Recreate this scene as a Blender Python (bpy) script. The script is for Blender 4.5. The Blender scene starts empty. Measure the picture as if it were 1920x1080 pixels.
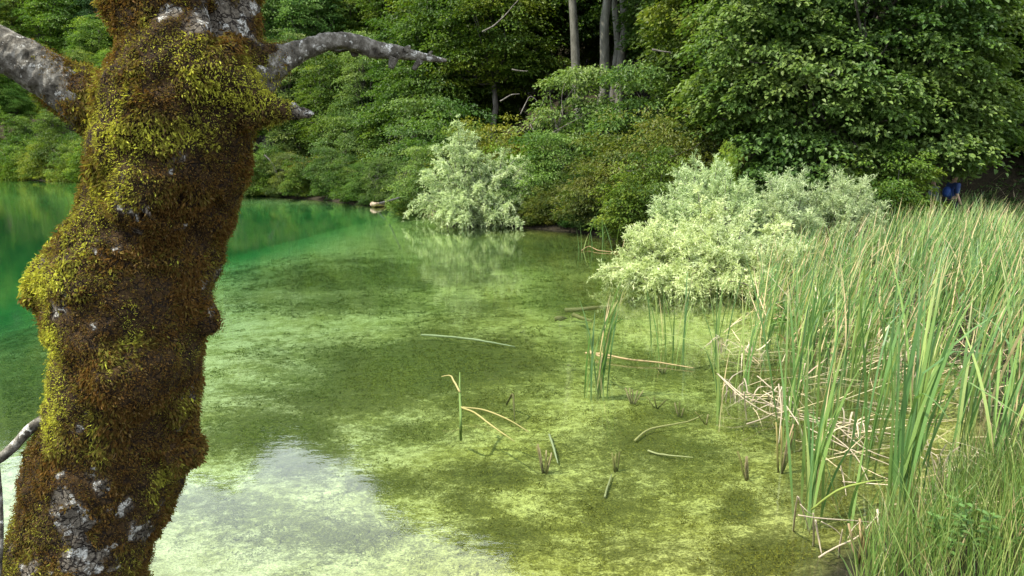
import bpy, math, random
import numpy as np
from mathutils import Vector

# ------------------------------------------------------------------ camera
scene = bpy.context.scene
COL = scene.collection
F = 1493.0
HOR = 305.0
CAMZ = 2.2
TH = math.atan((540 - HOR) / F)
CT, ST = math.cos(TH), math.sin(TH)

cam_data = bpy.data.cameras.new("camera")
cam = bpy.data.objects.new("camera", cam_data)
COL.objects.link(cam)
cam.location = (0, 0, CAMZ)
cam.rotation_euler = (math.pi / 2 - TH, 0, 0)
cam_data.sensor_width = 36
cam_data.lens = 36 * F / 1920
cam_data.clip_start = 0.05
cam_data.clip_end = 5000
scene.camera = cam

# ------------------------------------------------------------------ light
SUN_EL, SUN_AZ = math.radians(54), math.radians(-108)     # azimuth from +Y towards +X
sun_dir = Vector((math.cos(SUN_EL) * math.sin(SUN_AZ), math.cos(SUN_EL) * math.cos(SUN_AZ), math.sin(SUN_EL)))
world = bpy.data.worlds.new("World")
scene.world = world
world.use_nodes = True
nt = world.node_tree
nt.nodes.clear()
w_out = nt.nodes.new("ShaderNodeOutputWorld")
w_bg = nt.nodes.new("ShaderNodeBackground")
sky = nt.nodes.new("ShaderNodeTexSky")
sky.sky_type = 'NISHITA'
sky.sun_disc = False
sky.sun_elevation = SUN_EL
sky.sun_rotation = SUN_AZ
w_tc = nt.nodes.new("ShaderNodeTexCoord")
w_noise = nt.nodes.new("ShaderNodeTexNoise")
w_noise.inputs['Scale'].default_value = 1.6
w_noise.inputs['Detail'].default_value = 6
w_ramp = nt.nodes.new("ShaderNodeValToRGB")
w_ramp.color_ramp.elements[0].position = 0.26
w_ramp.color_ramp.elements[1].position = 0.54
w_mix = nt.nodes.new("ShaderNodeMix")
w_mix.data_type = 'RGBA'
w_mix.inputs['B'].default_value = (18.5, 20.0, 22.0, 1)
nt.links.new(w_tc.outputs['Generated'], w_noise.inputs['Vector'])
nt.links.new(w_noise.outputs['Fac'], w_ramp.inputs['Fac'])
nt.links.new(w_ramp.outputs['Color'], w_mix.inputs['Factor'])
nt.links.new(sky.outputs['Color'], w_mix.inputs['A'])
nt.links.new(w_mix.outputs['Result'], w_bg.inputs['Color'])
nt.links.new(w_bg.outputs['Background'], w_out.inputs['Surface'])
w_bg.inputs['Strength'].default_value = 0.08

sun_data = bpy.data.lights.new("sun", 'SUN')
sun_data.energy = 5.0
sun_data.angle = math.radians(0.5)
sun_data.color = (1.0, 0.94, 0.80)
sun = bpy.data.objects.new("sun", sun_data)
COL.objects.link(sun)
sun.rotation_euler = (-sun_dir).to_track_quat('-Z', 'Y').to_euler()

scene.view_settings.view_transform = 'Standard'
scene.view_settings.look = 'None'
scene.view_settings.gamma = 1
scene.view_settings.exposure = 0.84
scene.render.engine = 'CYCLES'
cy = scene.cycles
cy.max_bounces = 7
cy.diffuse_bounces = 3
cy.glossy_bounces = 2
cy.transmission_bounces = 4
cy.volume_bounces = 0
cy.transparent_max_bounces = 12
cy.sample_clamp_indirect = 4
cy.caustics_reflective = False
cy.caustics_refractive = False
cy.use_denoising = True
try:
    cy.denoiser = 'OPENIMAGEDENOISE'
    cy.denoising_input_passes = 'RGB_ALBEDO_NORMAL'
    cy.denoising_prefilter = 'ACCURATE'
except Exception:
    pass

# ------------------------------------------------------------------ helpers
rng = np.random.default_rng(7)


def ray(px, py):
    a, b = (px - 960) / F, -(py - 540) / F
    return np.array([a, CT + b * ST, -ST + b * CT])


def P(px, py, z=0.0):                    # where a sight line meets height z
    d = ray(px, py)
    t = (z - CAMZ) / d[2]
    return np.array([d[0] * t, d[1] * t, z])


def PD(px, py, y):                       # where a sight line meets forward distance y
    d = ray(px, py)
    t = y / d[1]
    return np.array([d[0] * t, y, CAMZ + d[2] * t])


def nrm(a):
    return a / (np.linalg.norm(a, axis=-1, keepdims=True) + 1e-9)


def smooth(a, b, x):
    t = np.clip((x - a) / (b - a), 0, 1)
    return t * t * (3 - 2 * t)


def _h(i, j, k, s):
    n = (i.astype(np.int64) * 374761393 + j.astype(np.int64) * 668265263 + k.astype(np.int64) * 2147483647 + s * 974711) & 0xffffffff
    n = ((n ^ (n >> 13)) * 1274126177) & 0xffffffff
    return ((n ^ (n >> 16)) & 0xffff) / 65535.0


def vnoise(p, scale=1.0, seed=0):
    q = np.asarray(p, dtype=float) * scale
    i = np.floor(q)
    f = q - i
    f = f * f * (3 - 2 * f)
    a, b, c = i[:, 0], i[:, 1], i[:, 2]
    r = 0
    for dx in (0, 1):
        for dy in (0, 1):
            for dz in (0, 1):
                w = (f[:, 0] if dx else 1 - f[:, 0]) * (f[:, 1] if dy else 1 - f[:, 1]) * (f[:, 2] if dz else 1 - f[:, 2])
                r = r + w * _h(a + dx, b + dy, c + dz, seed)
    return r


def fbm(p, scale=1.0, seed=0, octv=4):
    r, a, t = 0, 1.0, 0
    for o in range(octv):
        r = r + a * vnoise(p, scale * 2 ** o, seed + o * 17)
        t += a
        a *= .5
    return r / t


def mk_mesh(name, V, faces, col=None, smooth_sh=False, mats=None):
    """faces: list of int arrays (n,k)"""
    me = bpy.data.meshes.new(name)
    V = np.ascontiguousarray(V, dtype=np.float32)
    me.vertices.add(len(V))
    me.vertices.foreach_set("co", V.ravel())
    faces = [np.asarray(f, dtype=np.int32) for f in faces if len(f)]
    nl = sum(f.size for f in faces)
    npoly = sum(len(f) for f in faces)
    me.loops.add(nl)
    me.polygons.add(npoly)
    me.loops.foreach_set("vertex_index", np.concatenate([f.ravel() for f in faces]))
    st, o = [], 0
    for f in faces:
        st.append(o + np.arange(len(f)) * f.shape[1])
        o += f.size
    me.polygons.foreach_set("loop_start", np.concatenate(st).astype(np.int32))
    me.polygons.foreach_set("use_smooth", np.full(npoly, bool(smooth_sh)))
    me.update(calc_edges=True)
    if col is not None:
        at = me.attributes.new("col", 'FLOAT_COLOR', 'POINT')
        c = np.ones((len(V), 4), dtype=np.float32)
        c[:, :3] = col
        at.data.foreach_set("color", c.ravel())
    for m in (mats or []):
        me.materials.append(m)
    return me


def join(parts):
    """parts: list of (V, [faces], col) -> one"""
    Vs, Fs, Cs, o = [], {}, [], 0
    for V, fs, c in parts:
        Vs.append(V)
        Cs.append(np.broadcast_to(np.asarray(c, dtype=float), (len(V), 3)))
        for f in fs:
            f = np.asarray(f)
            if len(f):
                Fs.setdefault(f.shape[1], []).append(f + o)
        o += len(V)
    return np.concatenate(Vs), [np.concatenate(x) for x in Fs.values()], np.concatenate(Cs)


def obj(name, me, parent=None, loc=(0, 0, 0), rz=0.0, sc=(1, 1, 1)):
    o = bpy.data.objects.new(name, me)
    COL.objects.link(o)
    if parent is not None:
        o.parent = parent
    o.location = loc
    o.rotation_euler = (0, 0, rz)
    o.scale = sc
    return o


def tag(o, label=None, cat=None, group=None, kind=None):
    if label:
        o["label"] = label
    if cat:
        o["category"] = cat
    if group:
        o["group"] = group
    if kind:
        o["kind"] = kind
    return o


def tube(path, rad, sides=8, cap=True):
    path = np.asarray(path, float)
    rad = np.broadcast_to(np.asarray(rad, float), (len(path),))
    tan = nrm(np.gradient(path, axis=0))
    ref = np.array([0.31, 0.9, 0.2])
    V = []
    u = nrm(np.cross(tan[0], ref))
    for i in range(len(path)):
        u = nrm(u - tan[i] * np.dot(u, tan[i]))
        v = np.cross(tan[i], u)
        a = np.linspace(0, 2 * np.pi, sides, endpoint=False)
        V.append(path[i] + rad[i] * (np.cos(a)[:, None] * u + np.sin(a)[:, None] * v))
    V = np.concatenate(V)
    n = len(path)
    f = []
    for i in range(n - 1):
        for j in range(sides):
            k = (j + 1) % sides
            f.append((i * sides + j, i * sides + k, (i + 1) * sides + k, (i + 1) * sides + j))
    fs = [np.array(f)]
    if cap:
        V = np.concatenate([V, path[:1], path[-1:]])
        t = [(len(V) - 2, (j + 1) % sides, j) for j in range(sides)]
        b = (n - 1) * sides
        t += [(len(V) - 1, b + j, b + (j + 1) % sides) for j in range(sides)]
        fs.append(np.array(t))
    return V, fs


def spline(pts, n):
    """Catmull-Rom through pts (k, m) -> (n, m)"""
    p = np.asarray(pts, float)
    p = np.concatenate([2 * p[:1] - p[1:2], p, 2 * p[-1:] - p[-2:-1]])
    k = len(p) - 3
    t = np.linspace(0, k - 1e-6, n)
    i = t.astype(int)
    f = (t - i)[:, None]
    a, b, c, d = p[i], p[i + 1], p[i + 2], p[i + 3]
    return .5 * ((2 * b) + (c - a) * f + (2 * a - 5 * b + 4 * c - d) * f ** 2 + (3 * b - a - 3 * c + d) * f ** 3)


def leaves(p, axis, n, L, W, fold=.25, kind='diamond'):
    """leaf faces: p base, axis along the leaf, n its upper side"""
    axis = nrm(axis)
    side = nrm(np.cross(axis, n))
    n = np.cross(side, axis)
    L = np.asarray(L).reshape(-1, 1)
    W = np.asarray(W).reshape(-1, 1)
    N = len(p)
    up = n * W * fold
    if kind == 'diamond':
        V = np.stack([p, p + axis * L * .45 + side * W * .5 + up, p + axis * L - n * L * .12, p + axis * L * .45 - side * W * .5 + up], 1)
        b = np.arange(N)[:, None] * 4
        f = [np.concatenate([b + np.array([0, 1, 2]), b + np.array([0, 2, 3])])]
        k = 4
    else:
        V = np.stack([p,
                      p + axis * L * .25 + side * W * .46 + up,
                      p + axis * L * .62 + side * W * .40 + up * .8 - n * L * .04,
                      p + axis * L - n * L * .16,
                      p + axis * L * .62 - side * W * .40 + up * .8 - n * L * .04,
                      p + axis * L * .25 - side * W * .46 + up], 1)
        b = np.arange(N)[:, None] * 6
        f = [np.concatenate([b + np.array([0, 1, 2, 3]), b + np.array([0, 3, 4, 5])])]
        k = 6
    return V.reshape(-1, 3), f, k


def strips(p0, az, th0, bend, L, W, seg=7, kink=None, kang=None, twist=None, basew=.55, fold=0.0):
    """long blade leaves; th0 lean at the root, bend extra lean at the tip, kink: position of a break"""
    N = len(p0)
    t = np.linspace(0, 1, seg + 1)
    th = th0[:, None] + bend[:, None] * t[None] ** 1.7
    if kink is not None:
        th = th + kang[:, None] * (1 / (1 + np.exp(-(t[None] - kink[:, None]) * 40)))
    ds = (L / seg)[:, None]
    tm = (th[:, 1:] + th[:, :-1]) / 2
    hx = np.concatenate([np.zeros((N, 1)), np.cumsum(np.sin(tm) * ds, 1)], 1)
    hz = np.concatenate([np.zeros((N, 1)), np.cumsum(np.cos(tm) * ds, 1)], 1)
    ca, sa = np.cos(az), np.sin(az)
    c = np.stack([p0[:, 0:1] + hx * ca[:, None], p0[:, 1:2] + hx * sa[:, None], p0[:, 2:3] + hz], -1)
    tw = rng.uniform(-1.2, 1.2, N) if twist is None else twist
    fa = az[:, None] + np.pi / 2 + tw[:, None] * (0.4 + t[None] * .9)
    w = np.minimum(1, (1.02 - t) * 2.6) ** .8 * (basew + (1 - basew) * np.minimum(1, t * 3))
    sv = np.stack([np.cos(fa), np.sin(fa), np.zeros_like(fa)], -1) * (W[:, None] * w[None] / 2)[..., None]
    V = np.stack([c - sv, c + sv], 2).reshape(N, (seg + 1) * 2, 3)
    b = (np.arange(N) * (seg + 1) * 2)[:, None, None] + (np.arange(seg) * 2)[None, :, None]
    f = (b + np.array([0, 1, 3, 2])[None, None]).reshape(-1, 4)
    return V.reshape(-1, 3), [f], (seg + 1) * 2, np.tile(np.repeat(t, 2), N)


# ------------------------------------------------------------------ materials
def mat(name):
    m = bpy.data.materials.new(name)
    m.use_nodes = True
    m.node_tree.nodes.clear()
    return m, m.node_tree.nodes, m.node_tree.links


def leaf_mat(name, rough=.45, spec=.4, trans=.35, tcol=(1.25, 1.3, .6), noise=0.0):
    m, N, Lk = mat(name)
    out = N.new("ShaderNodeOutputMaterial")
    at = N.new("ShaderNodeAttribute")
    at.attribute_name = "col"
    oi = N.new("ShaderNodeObjectInfo")
    mul = N.new("ShaderNodeMix")
    mul.data_type = 'RGBA'
    mul.blend_type = 'MULTIPLY'
    mul.inputs['Factor'].default_value = 1
    Lk.new(at.outputs['Color'], mul.inputs['A'])
    Lk.new(oi.outputs['Color'], mul.inputs['B'])
    pb = N.new("ShaderNodeBsdfPrincipled")
    pb.inputs['Roughness'].default_value = rough
    pb.inputs['Specular IOR Level'].default_value = spec
    tr = N.new("ShaderNodeBsdfTranslucent")
    tm = N.new("ShaderNodeMix")
    tm.data_type = 'RGBA'
    tm.blend_type = 'MULTIPLY'
    tm.inputs['Factor'].default_value = 1
    tm.inputs['B'].default_value = (*tcol, 1)
    Lk.new(mul.outputs['Result'], pb.inputs['Base Color'])
    Lk.new(mul.outputs['Result'], tm.inputs['A'])
    Lk.new(tm.outputs['Result'], tr.inputs['Color'])
    mx = N.new("ShaderNodeMixShader")
    mx.inputs['Fac'].default_value = trans
    Lk.new(pb.outputs[0], mx.inputs[1])
    Lk.new(tr.outputs[0], mx.inputs[2])
    Lk.new(mx.outputs[0], out.inputs['Surface'])
    return m


def bark_mat(name, base, dark, light, scale=18, lichen=.0, stretch=(1, 1, .35), bump=.6):
    m, N, Lk = mat(name)
    out = N.new("ShaderNodeOutputMaterial")
    pb = N.new("ShaderNodeBsdfPrincipled")
    pb.inputs['Roughness'].default_value = .85
    pb.inputs['Specular IOR Level'].default_value = .2
    tc = N.new("ShaderNodeTexCoord")
    mp = N.new("ShaderNodeMapping")
    mp.inputs['Scale'].default_value = stretch
    Lk.new(tc.outputs['Object'], mp.inputs['Vector'])
    n1 = N.new("ShaderNodeTexNoise")
    n1.inputs['Scale'].default_value = scale
    n1.inputs['Detail'].default_value = 8
    n1.inputs['Roughness'].default_value = .65
    Lk.new(mp.outputs[0], n1.inputs['Vector'])
    r = N.new("ShaderNodeValToRGB")
    e = r.color_ramp.elements
    e[0].position, e[0].color = .32, (*dark, 1)
    e[1].position, e[1].color = .72, (*light, 1)
    x = e.new(.52)
    x.color = (*base, 1)
    Lk.new(n1.outputs['Fac'], r.inputs['Fac'])
    c = r.outputs['Color']
    if lichen > 0:
        n2 = N.new("ShaderNodeTexNoise")
        n2.inputs['Scale'].default_value = scale * .75
        n2.inputs['Detail'].default_value = 5
        n2.inputs['Roughness'].default_value = .7
        Lk.new(tc.outputs['Object'], n2.inputs['Vector'])
        r2 = N.new("ShaderNodeValToRGB")
        r2.color_ramp.elements[0].position = .66 - lichen * .2
        r2.color_ramp.elements[1].position = .70 - lichen * .2
        Lk.new(n2.outputs['Fac'], r2.inputs['Fac'])
        mx = N.new("ShaderNodeMix")
        mx.data_type = 'RGBA'
        mx.inputs['B'].default_value = (.48, .47, .42, 1)
        Lk.new(r2.outputs['Color'], mx.inputs['Factor'])
        Lk.new(c, mx.inputs['A'])
        c = mx.outputs['Result']
    Lk.new(c, pb.inputs['Base Color'])
    b = N.new("ShaderNodeBump")
    b.inputs['Strength'].default_value = bump
    b.inputs['Distance'].default_value = .02
    Lk.new(n1.outputs['Fac'], b.inputs['Height'])
    Lk.new(b.outputs[0], pb.inputs['Normal'])
    Lk.new(pb.outputs[0], out.inputs['Surface'])
    return m


M_LEAF = leaf_mat("broad_leaf", rough=.5, spec=.25)
M_LEAF_BIG = leaf_mat("glossy_leaf", rough=.5, spec=.28, trans=.38)
M_WILLOW = leaf_mat("willow_leaf", rough=.5, spec=.35, trans=.4, tcol=(1.05, 1.1, .75))
M_REED = leaf_mat("reed_leaf", rough=.4, spec=.4, trans=.35, tcol=(1.1, 1.1, .6))
M_STRAW = leaf_mat("dead_straw", rough=.7, spec=.2, trans=.2, tcol=(1, .95, .8))
M_WEED = leaf_mat("water_weed", rough=.8, spec=.1, trans=.25)
M_MOSS = leaf_mat("moss_fronds", rough=.75, spec=.12, trans=.4, tcol=(1.25, 1.2, .7))
M_BARK = bark_mat("forest_bark", (.10, .09, .075), (.03, .028, .022), (.22, .20, .17), 6, bump=.5)
M_BARK_HERO = bark_mat("lichen_bark", (.12, .108, .085), (.022, .019, .013), (.36, .34, .29), 34, lichen=.36, stretch=(1, 1, .8), bump=1.0)
M_TWIG = bark_mat("grey_twig", (.13, .115, .10), (.05, .045, .04), (.26, .24, .21), 14)
M_DRIFT = bark_mat("bleached_wood", (.42, .33, .24), (.22, .16, .10), (.62, .53, .42), 9, stretch=(.3, 1, 1))
M_DARKWOOD = bark_mat("dark_wet_wood", (.06, .055, .06), (.02, .02, .022), (.13, .12, .13), 8)
M_ROCK = bark_mat("bank_rock", (.24, .21, .19), (.10, .09, .08), (.40, .36, .33), 7, stretch=(1, 1, 1))

#@@TERRAIN
# ------------------------------------------------------------------ terrain
shore_px = [(1420, 1300), (1560, 1120), (1640, 1040), (1740, 960), (1850, 880), (1900, 800), (1880, 720), (1760, 640), (1600, 580),
            (1450, 535), (1320, 508), (1200, 470), (1160, 448), (1100, 436), (1030, 430), (950, 424), (880, 416), (830, 402),
            (760, 390), (690, 386), (600, 374), (520, 369), (450, 365), (300, 350), (160, 341), (0, 336), (-200, 334)]
shore = [P(a, b)[:2] for a, b in shore_px]
shore = np.array([(3.0, 2.4)] + shore[1:] + [(-175, 60), (-175, 0.5), (-30, 2.0), (-4, 3.15), (0, 3.2), (1.6, 2.9)])
# keep the near bank outside the picture
shelf_px = [(800, 392), (720, 425), (590, 470), (480, 520), (380, 590), (250, 690), (60, 800), (-300, 980)]
shelf = np.array([P(a, b)[:2] for a, b in shelf_px])


def seg_dist(p, poly, closed=True):
    d = np.full(len(p), 1e9)
    n = len(poly)
    for i in range(n if closed else n - 1):
        a, b = poly[i], poly[(i + 1) % n]
        ab = b - a
        t = np.clip(((p - a) @ ab) / (ab @ ab + 1e-12), 0, 1)
        d = np.minimum(d, np.linalg.norm(p - (a + t[:, None] * ab), axis=1))
    return d


def inside(p, poly):
    r = np.zeros(len(p), bool)
    n = len(poly)
    for i in range(n):
        (x1, y1), (x2, y2) = poly[i], poly[(i + 1) % n]
        c = ((y1 > p[:, 1]) != (y2 > p[:, 1])) & (p[:, 0] < (x2 - x1) * (p[:, 1] - y1) / (y2 - y1 + 1e-12) + x1)
        r ^= c
    return r


deep_poly = np.concatenate([shelf, [[-175, 3.0], [-175, 120], shelf[0] + [-2, 6]]])


def height(xy):
    xy = np.asarray(xy, float)
    p3 = np.concatenate([xy, np.zeros((len(xy), 1))], 1)
    d = seg_dist(xy, shore)
    ins = inside(xy, shore)
    # water side
    sh = .30 * (1 - np.exp(-d / .9)) + .10 * (1 - np.exp(-d / 4.0))
    dd = seg_dist(xy, shelf, False) * np.where(inside(xy, deep_poly), 1, -1)
    deep = 2.6 * smooth(-1.0, 15, dd)
    wet = -(sh + deep) + (fbm(p3, 1.1, 3) - .5) * .10 * np.minimum(1, d)
    # land side
    start = 2.5 + 13 * smooth(3.0, 7.0, xy[:, 0]) * (1 - smooth(20, 27, xy[:, 1]))
    slope = .30 + .16 * smooth(40, 80, xy[:, 1])
    dry = .22 * (1 - np.exp(-d / .5)) + slope * np.maximum(0, d - start) * smooth(start, start + 14, d)
    near = (xy[:, 1] < 4) & (np.abs(xy[:, 0]) < 40)
    dry = np.where(xy[:, 1] < 4, .22 * (1 - np.exp(-d / .5)) + .05 * d, dry)
    dry = np.minimum(dry, 55 + dry * 0.05) + (fbm(p3, .6, 9) - .5) * .25 * np.minimum(1, d / 2)
    # flat ground where the reed marsh stands
    return np.where(ins, wet, dry)


def hz(x, y):
    return float(height(np.array([[x, y]]))[0])


# polar sheet round the camera
ang = np.concatenate([np.linspace(-180, -45, 40, endpoint=False), np.linspace(-45, 45, 440, endpoint=False), np.linspace(45, 180, 40, endpoint=False)])
rad = np.concatenate([[0.3], 1.0 * (1500 / 1.0) ** np.linspace(0, 1, 420)])
A, R = np.meshgrid(np.radians(ang), rad, indexing='ij')
XY = np.stack([np.sin(A) * R, np.cos(A) * R], -1).reshape(-1, 2)
Z = height(XY)
na, nr = A.shape
idx = np.arange(na * nr).reshape(na, nr)
i2 = np.roll(idx, -1, 0)
gf = np.stack([idx[:, :-1], i2[:, :-1], i2[:, 1:], idx[:, 1:]], -1).reshape(-1, 4)[:, ::-1]
# algae cover on the bed: (pixel x, pixel y, half width px, half height px, amount)
algae = [(800, 690, 220, 45, 1.0), (660, 740, 160, 45, .7), (480, 815, 130, 45, .9), (580, 860, 120, 40, .6), (700, 520, 190, 28, .95),
         (640, 570, 180, 22, .5), (520, 560, 90, 30, .35), (880, 760, 120, 40, .5), (770, 810, 110, 26, .45), (930, 885, 90, 22, .75),
         (880, 940, 60, 60, .5), (930, 1010, 90, 40, .6), (1050, 850, 130, 30, .35), (1230, 860, 130, 50, .5), (1310, 850, 70, 24, .6),
         (1370, 948, 40, 22, .9), (1130, 940, 90, 50, .4), (1000, 470, 240, 50, .6), (900, 580, 140, 30, .45), (1120, 560, 160, 40, .5),
         (1060, 650, 140, 25, .3), (1440, 1040, 90, 40, .8), (1440, 720, 90, 60, .5), (1560, 760, 130, 80, .6), (1560, 930, 100, 60, .5),
         (1250, 690, 110, 40, .45), (20, 740, 160, 90, .9), (40, 640, 150, 40, .5), (430, 960, 110, 40, .42), (600, 1000, 180, 50, .42), (760, 905, 90, 24, .6),
         (1160, 1030, 120, 40, .3), (820, 620, 100, 14, .4), (1010, 735, 80, 20, .35), (1290, 780, 70, 22, .45)]


def bed_cover(xy, z):
    """algae amount and warm tint of the bed at ground points"""
    p3 = np.concatenate([xy, np.zeros((len(xy), 1))], 1)
    Yp = np.maximum(xy[:, 1], .5)
    dz = z - CAMZ
    dep = np.maximum(Yp * CT - dz * ST, .1)
    ppx = 960 + F * xy[:, 0] / dep
    ppy = 540 - F * (Yp * ST + dz * CT) / dep
    wx = (fbm(p3, .8, 40) - .5) * 160
    wy = (fbm(p3, .8, 50) - .5) * 90
    alg = np.zeros(len(xy))
    for a, b, sx, sy, am in algae:
        q = ((ppx + wx - a) / sx) ** 2 + ((ppy + wy * sy / 60 - b) / sy) ** 2
        alg = np.maximum(alg, am * np.exp(-q * .8))
    warm = .25 + .75 * smooth(420, 1000, ppx) * (xy[:, 1] > 2)
    return alg * .90 + .11 + .08 * smooth(900, 1300, ppx), warm


alg, warm = bed_cover(XY, Z)
g_me = mk_mesh("ground", np.concatenate([XY, Z[:, None]], 1), [gf], np.stack([alg, warm, np.zeros_like(alg)], 1), True)
ground = obj("ground", g_me)
tag(ground, "lake bed of pale marl with algae rising to earthy forest banks", "ground", kind="structure")

m, N, Lk = mat("lake_bed_and_soil")
g_me.materials.append(m)
out = N.new("ShaderNodeOutputMaterial")
pb = N.new("ShaderNodeBsdfPrincipled")
pb.inputs['Roughness'].default_value = .9
pb.inputs['Specular IOR Level'].default_value = .15
geo = N.new("ShaderNodeNewGeometry")
at = N.new("ShaderNodeAttribute")
at.attribute_name = "col"
sep = N.new("ShaderNodeSeparateColor")
Lk.new(at.outputs['Color'], sep.inputs[0])


def noise(scale, detail=5, rough=.6, dist=0.0):
    n = N.new("ShaderNodeTexNoise")
    n.inputs['Scale'].default_value = scale
    n.inputs['Detail'].default_value = detail
    n.inputs['Roughness'].default_value = rough
    n.inputs['Distortion'].default_value = dist
    Lk.new(geo.outputs['Position'], n.inputs['Vector'])
    return n.outputs['Fac']


def math_(op, a, b=None, clamp=False):
    n = N.new("ShaderNodeMath")
    n.operation = op
    n.use_clamp = clamp
    for i, v in enumerate((a, b)):
        if v is None:
            continue
        if isinstance(v, (int, float)):
            n.inputs[i].default_value = v
        else:
            Lk.new(v, n.inputs[i])
    return n.outputs[0]


def mixc(fac, a, b):
    n = N.new("ShaderNodeMix")
    n.data_type = 'RGBA'
    for k, v in (('Factor', fac), ('A', a), ('B', b)):
        if isinstance(v, tuple):
            n.inputs[k].default_value = (*v, 1)
        elif isinstance(v, (int, float)):
            n.inputs[k].default_value = v
        else:
            Lk.new(v, n.inputs[k])
    return n.outputs['Result']


def ramp(fac, a, b):
    n = N.new("ShaderNodeMapRange")
    n.interpolation_type = 'SMOOTHSTEP'
    n.inputs['From Min'].default_value = a
    n.inputs['From Max'].default_value = b
    Lk.new(fac, n.inputs['Value'])
    return n.outputs[0]


n_big = noise(2.0, 6, .62)
n_mid = noise(9, 8, .72)
n_fine = noise(48, 5, .78)
n_clump = noise(19, 6, .7)
film = math_('ADD', math_('MULTIPLY', math_('SUBTRACT', n_big, .5), 1.0), math_('MULTIPLY', math_('SUBTRACT', n_mid, .5), 1.3))
film = math_('ADD', film, math_('MULTIPLY', math_('SUBTRACT', n_fine, .5), .9))
film = math_('ADD', film, math_('MULTIPLY', sep.outputs[0], .5))
filmf = ramp(film, -.20, .34)
cover = math_('ADD', sep.outputs[0], math_('MULTIPLY', math_('SUBTRACT', n_mid, .5), 1.0))
cover = math_('ADD', cover, math_('MULTIPLY', math_('SUBTRACT', n_clump, .5), 1.2))
cover = math_('ADD', cover, math_('MULTIPLY', math_('SUBTRACT', n_fine, .5), 1.3))
algf = ramp(cover, .18, .84)
marl = mixc(sep.outputs[1], (.42, .43, .25), (.40, .385, .125))
olive_film = mixc(sep.outputs[1], (.19, .205, .060), (.215, .205, .036))
weed = mixc(sep.outputs[1], (.058, .070, .012), (.085, .084, .011))
n_grain = noise(85, 3, .7)
weed = mixc(ramp(n_clump, .36, .62), mixc(.6, weed, (.028, .032, .006)), mixc(.35, weed, (.17, .17, .035)))
bed = mixc(algf, mixc(filmf, marl, olive_film), weed)
grain = N.new("ShaderNodeMix")
grain.data_type = 'RGBA'
grain.blend_type = 'MULTIPLY'
grain.inputs['Factor'].default_value = 1
Lk.new(bed, grain.inputs['A'])
Lk.new(mixc(ramp(n_grain, .32, .68), (.62, .62, .56), (1.30, 1.30, 1.30)), grain.inputs['B'])
bed = grain.outputs['Result']
soil = mixc(ramp(n_mid, .35, .65), (.018, .014, .009), (.040, .034, .018))
sepx = N.new("ShaderNodeSeparateXYZ")
Lk.new(geo.outputs['Position'], sepx.inputs[0])
land = ramp(sepx.outputs['Z'], -.14, -.02)
Lk.new(mixc(land, bed, soil), pb.inputs['Base Color'])
bp = N.new("ShaderNodeBump")
bp.inputs['Strength'].default_value = .9
bp.inputs['Distance'].default_value = .05
hsum = math_('ADD', math_('MULTIPLY', n_mid, .6), math_('MULTIPLY', n_fine, .5))
Lk.new(math_('ADD', hsum, math_('MULTIPLY', algf, .5)), bp.inputs['Height'])
Lk.new(bp.outputs[0], pb.inputs['Normal'])
Lk.new(pb.outputs[0], out.inputs['Surface'])

# tufts of water weed on the bed
qa = np.random.default_rng(123)
tt_ = qa.random((190000, 2))
ty_ = 3.4 * (24 / 3.4) ** tt_[:, 0]
txy = np.stack([(tt_[:, 1] * 2 - 1) * .66 * ty_, ty_], 1)
tz_ = height(txy)
al_, wm_ = bed_cover(txy, tz_)
pn = np.concatenate([txy, np.zeros((len(txy), 1))], 1)
prob = (al_ + (fbm(pn, 2.2, 5, 4) - .5) * 1.2 + (fbm(pn, 9, 6, 3) - .5) * 1.3 - .32) * 2.4
ok = (tz_ < -.10) & (qa.random(len(txy)) < prob) & (tz_ > -1.2)
txy, tz_, wm_, ty_ = txy[ok], tz_[ok], wm_[ok], ty_[ok]
nb = 5
pb_ = np.repeat(np.concatenate([txy, tz_[:, None]], 1), nb, 0) + qa.normal(0, .014, (len(txy) * nb, 3)) * [1, 1, .2]
sz = np.repeat(np.clip(ty_ / 9, .7, 2.2), nb)
ax_ = nrm(qa.normal(0, 1, (len(pb_), 3)) * [1, 1, .3] + [0, 0, .45])
Lw = qa.uniform(.010, .036, len(pb_)) * sz
lv, lf, kk = leaves(pb_ - [0, 0, .004], ax_, np.array([0, 0, 1]) + qa.normal(0, .6, (len(pb_), 3)), Lw, Lw * .3, .2)
wc = (np.array([.065, .082, .016]) * (1 - np.repeat(wm_, nb)[:, None]) + np.array([.115, .108, .018]) * np.repeat(wm_, nb)[:, None]) * qa.uniform(.35, 1.9, (len(pb_), 1))
print("weed", len(pb_))
weed_o = obj("water_weed", mk_mesh("water_weed", lv, lf, np.repeat(wc, kk, 0), False, [M_WEED]))
tag(weed_o, "dark green water weed growing in patches on the pale lake bed", "water weed", kind="stuff")

# water: a closed body, clear and green
wx0, wx1, wy0, wy1, wd = -190, 14, 1.9, 135, 12
wv = np.array([(x, y, z) for z in (-wd, 0) for x, y in ((wx0, wy0), (wx1, wy0), (wx1, wy1), (wx0, wy1))], float)
wf = np.array([(3, 2, 1, 0), (4, 5, 6, 7), (0, 1, 5, 4), (1, 2, 6, 5), (2, 3, 7, 6), (3, 0, 4, 7)])
w_me = mk_mesh("water", wv, [wf])
water = obj("water", w_me)
tag(water, "clear emerald green lake water with soft ripples", "water", kind="structure")
m, N, Lk = mat("clear_lake_water")
w_me.materials.append(m)
out = N.new("ShaderNodeOutputMaterial")
geo = N.new("ShaderNodeNewGeometry")
tp = N.new("ShaderNodeBsdfTransparent")
tp.inputs['Color'].default_value = (.97, 1, .97, 1)
gl = N.new("ShaderNodeBsdfGlossy")
gl.inputs['Roughness'].default_value = .02
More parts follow.
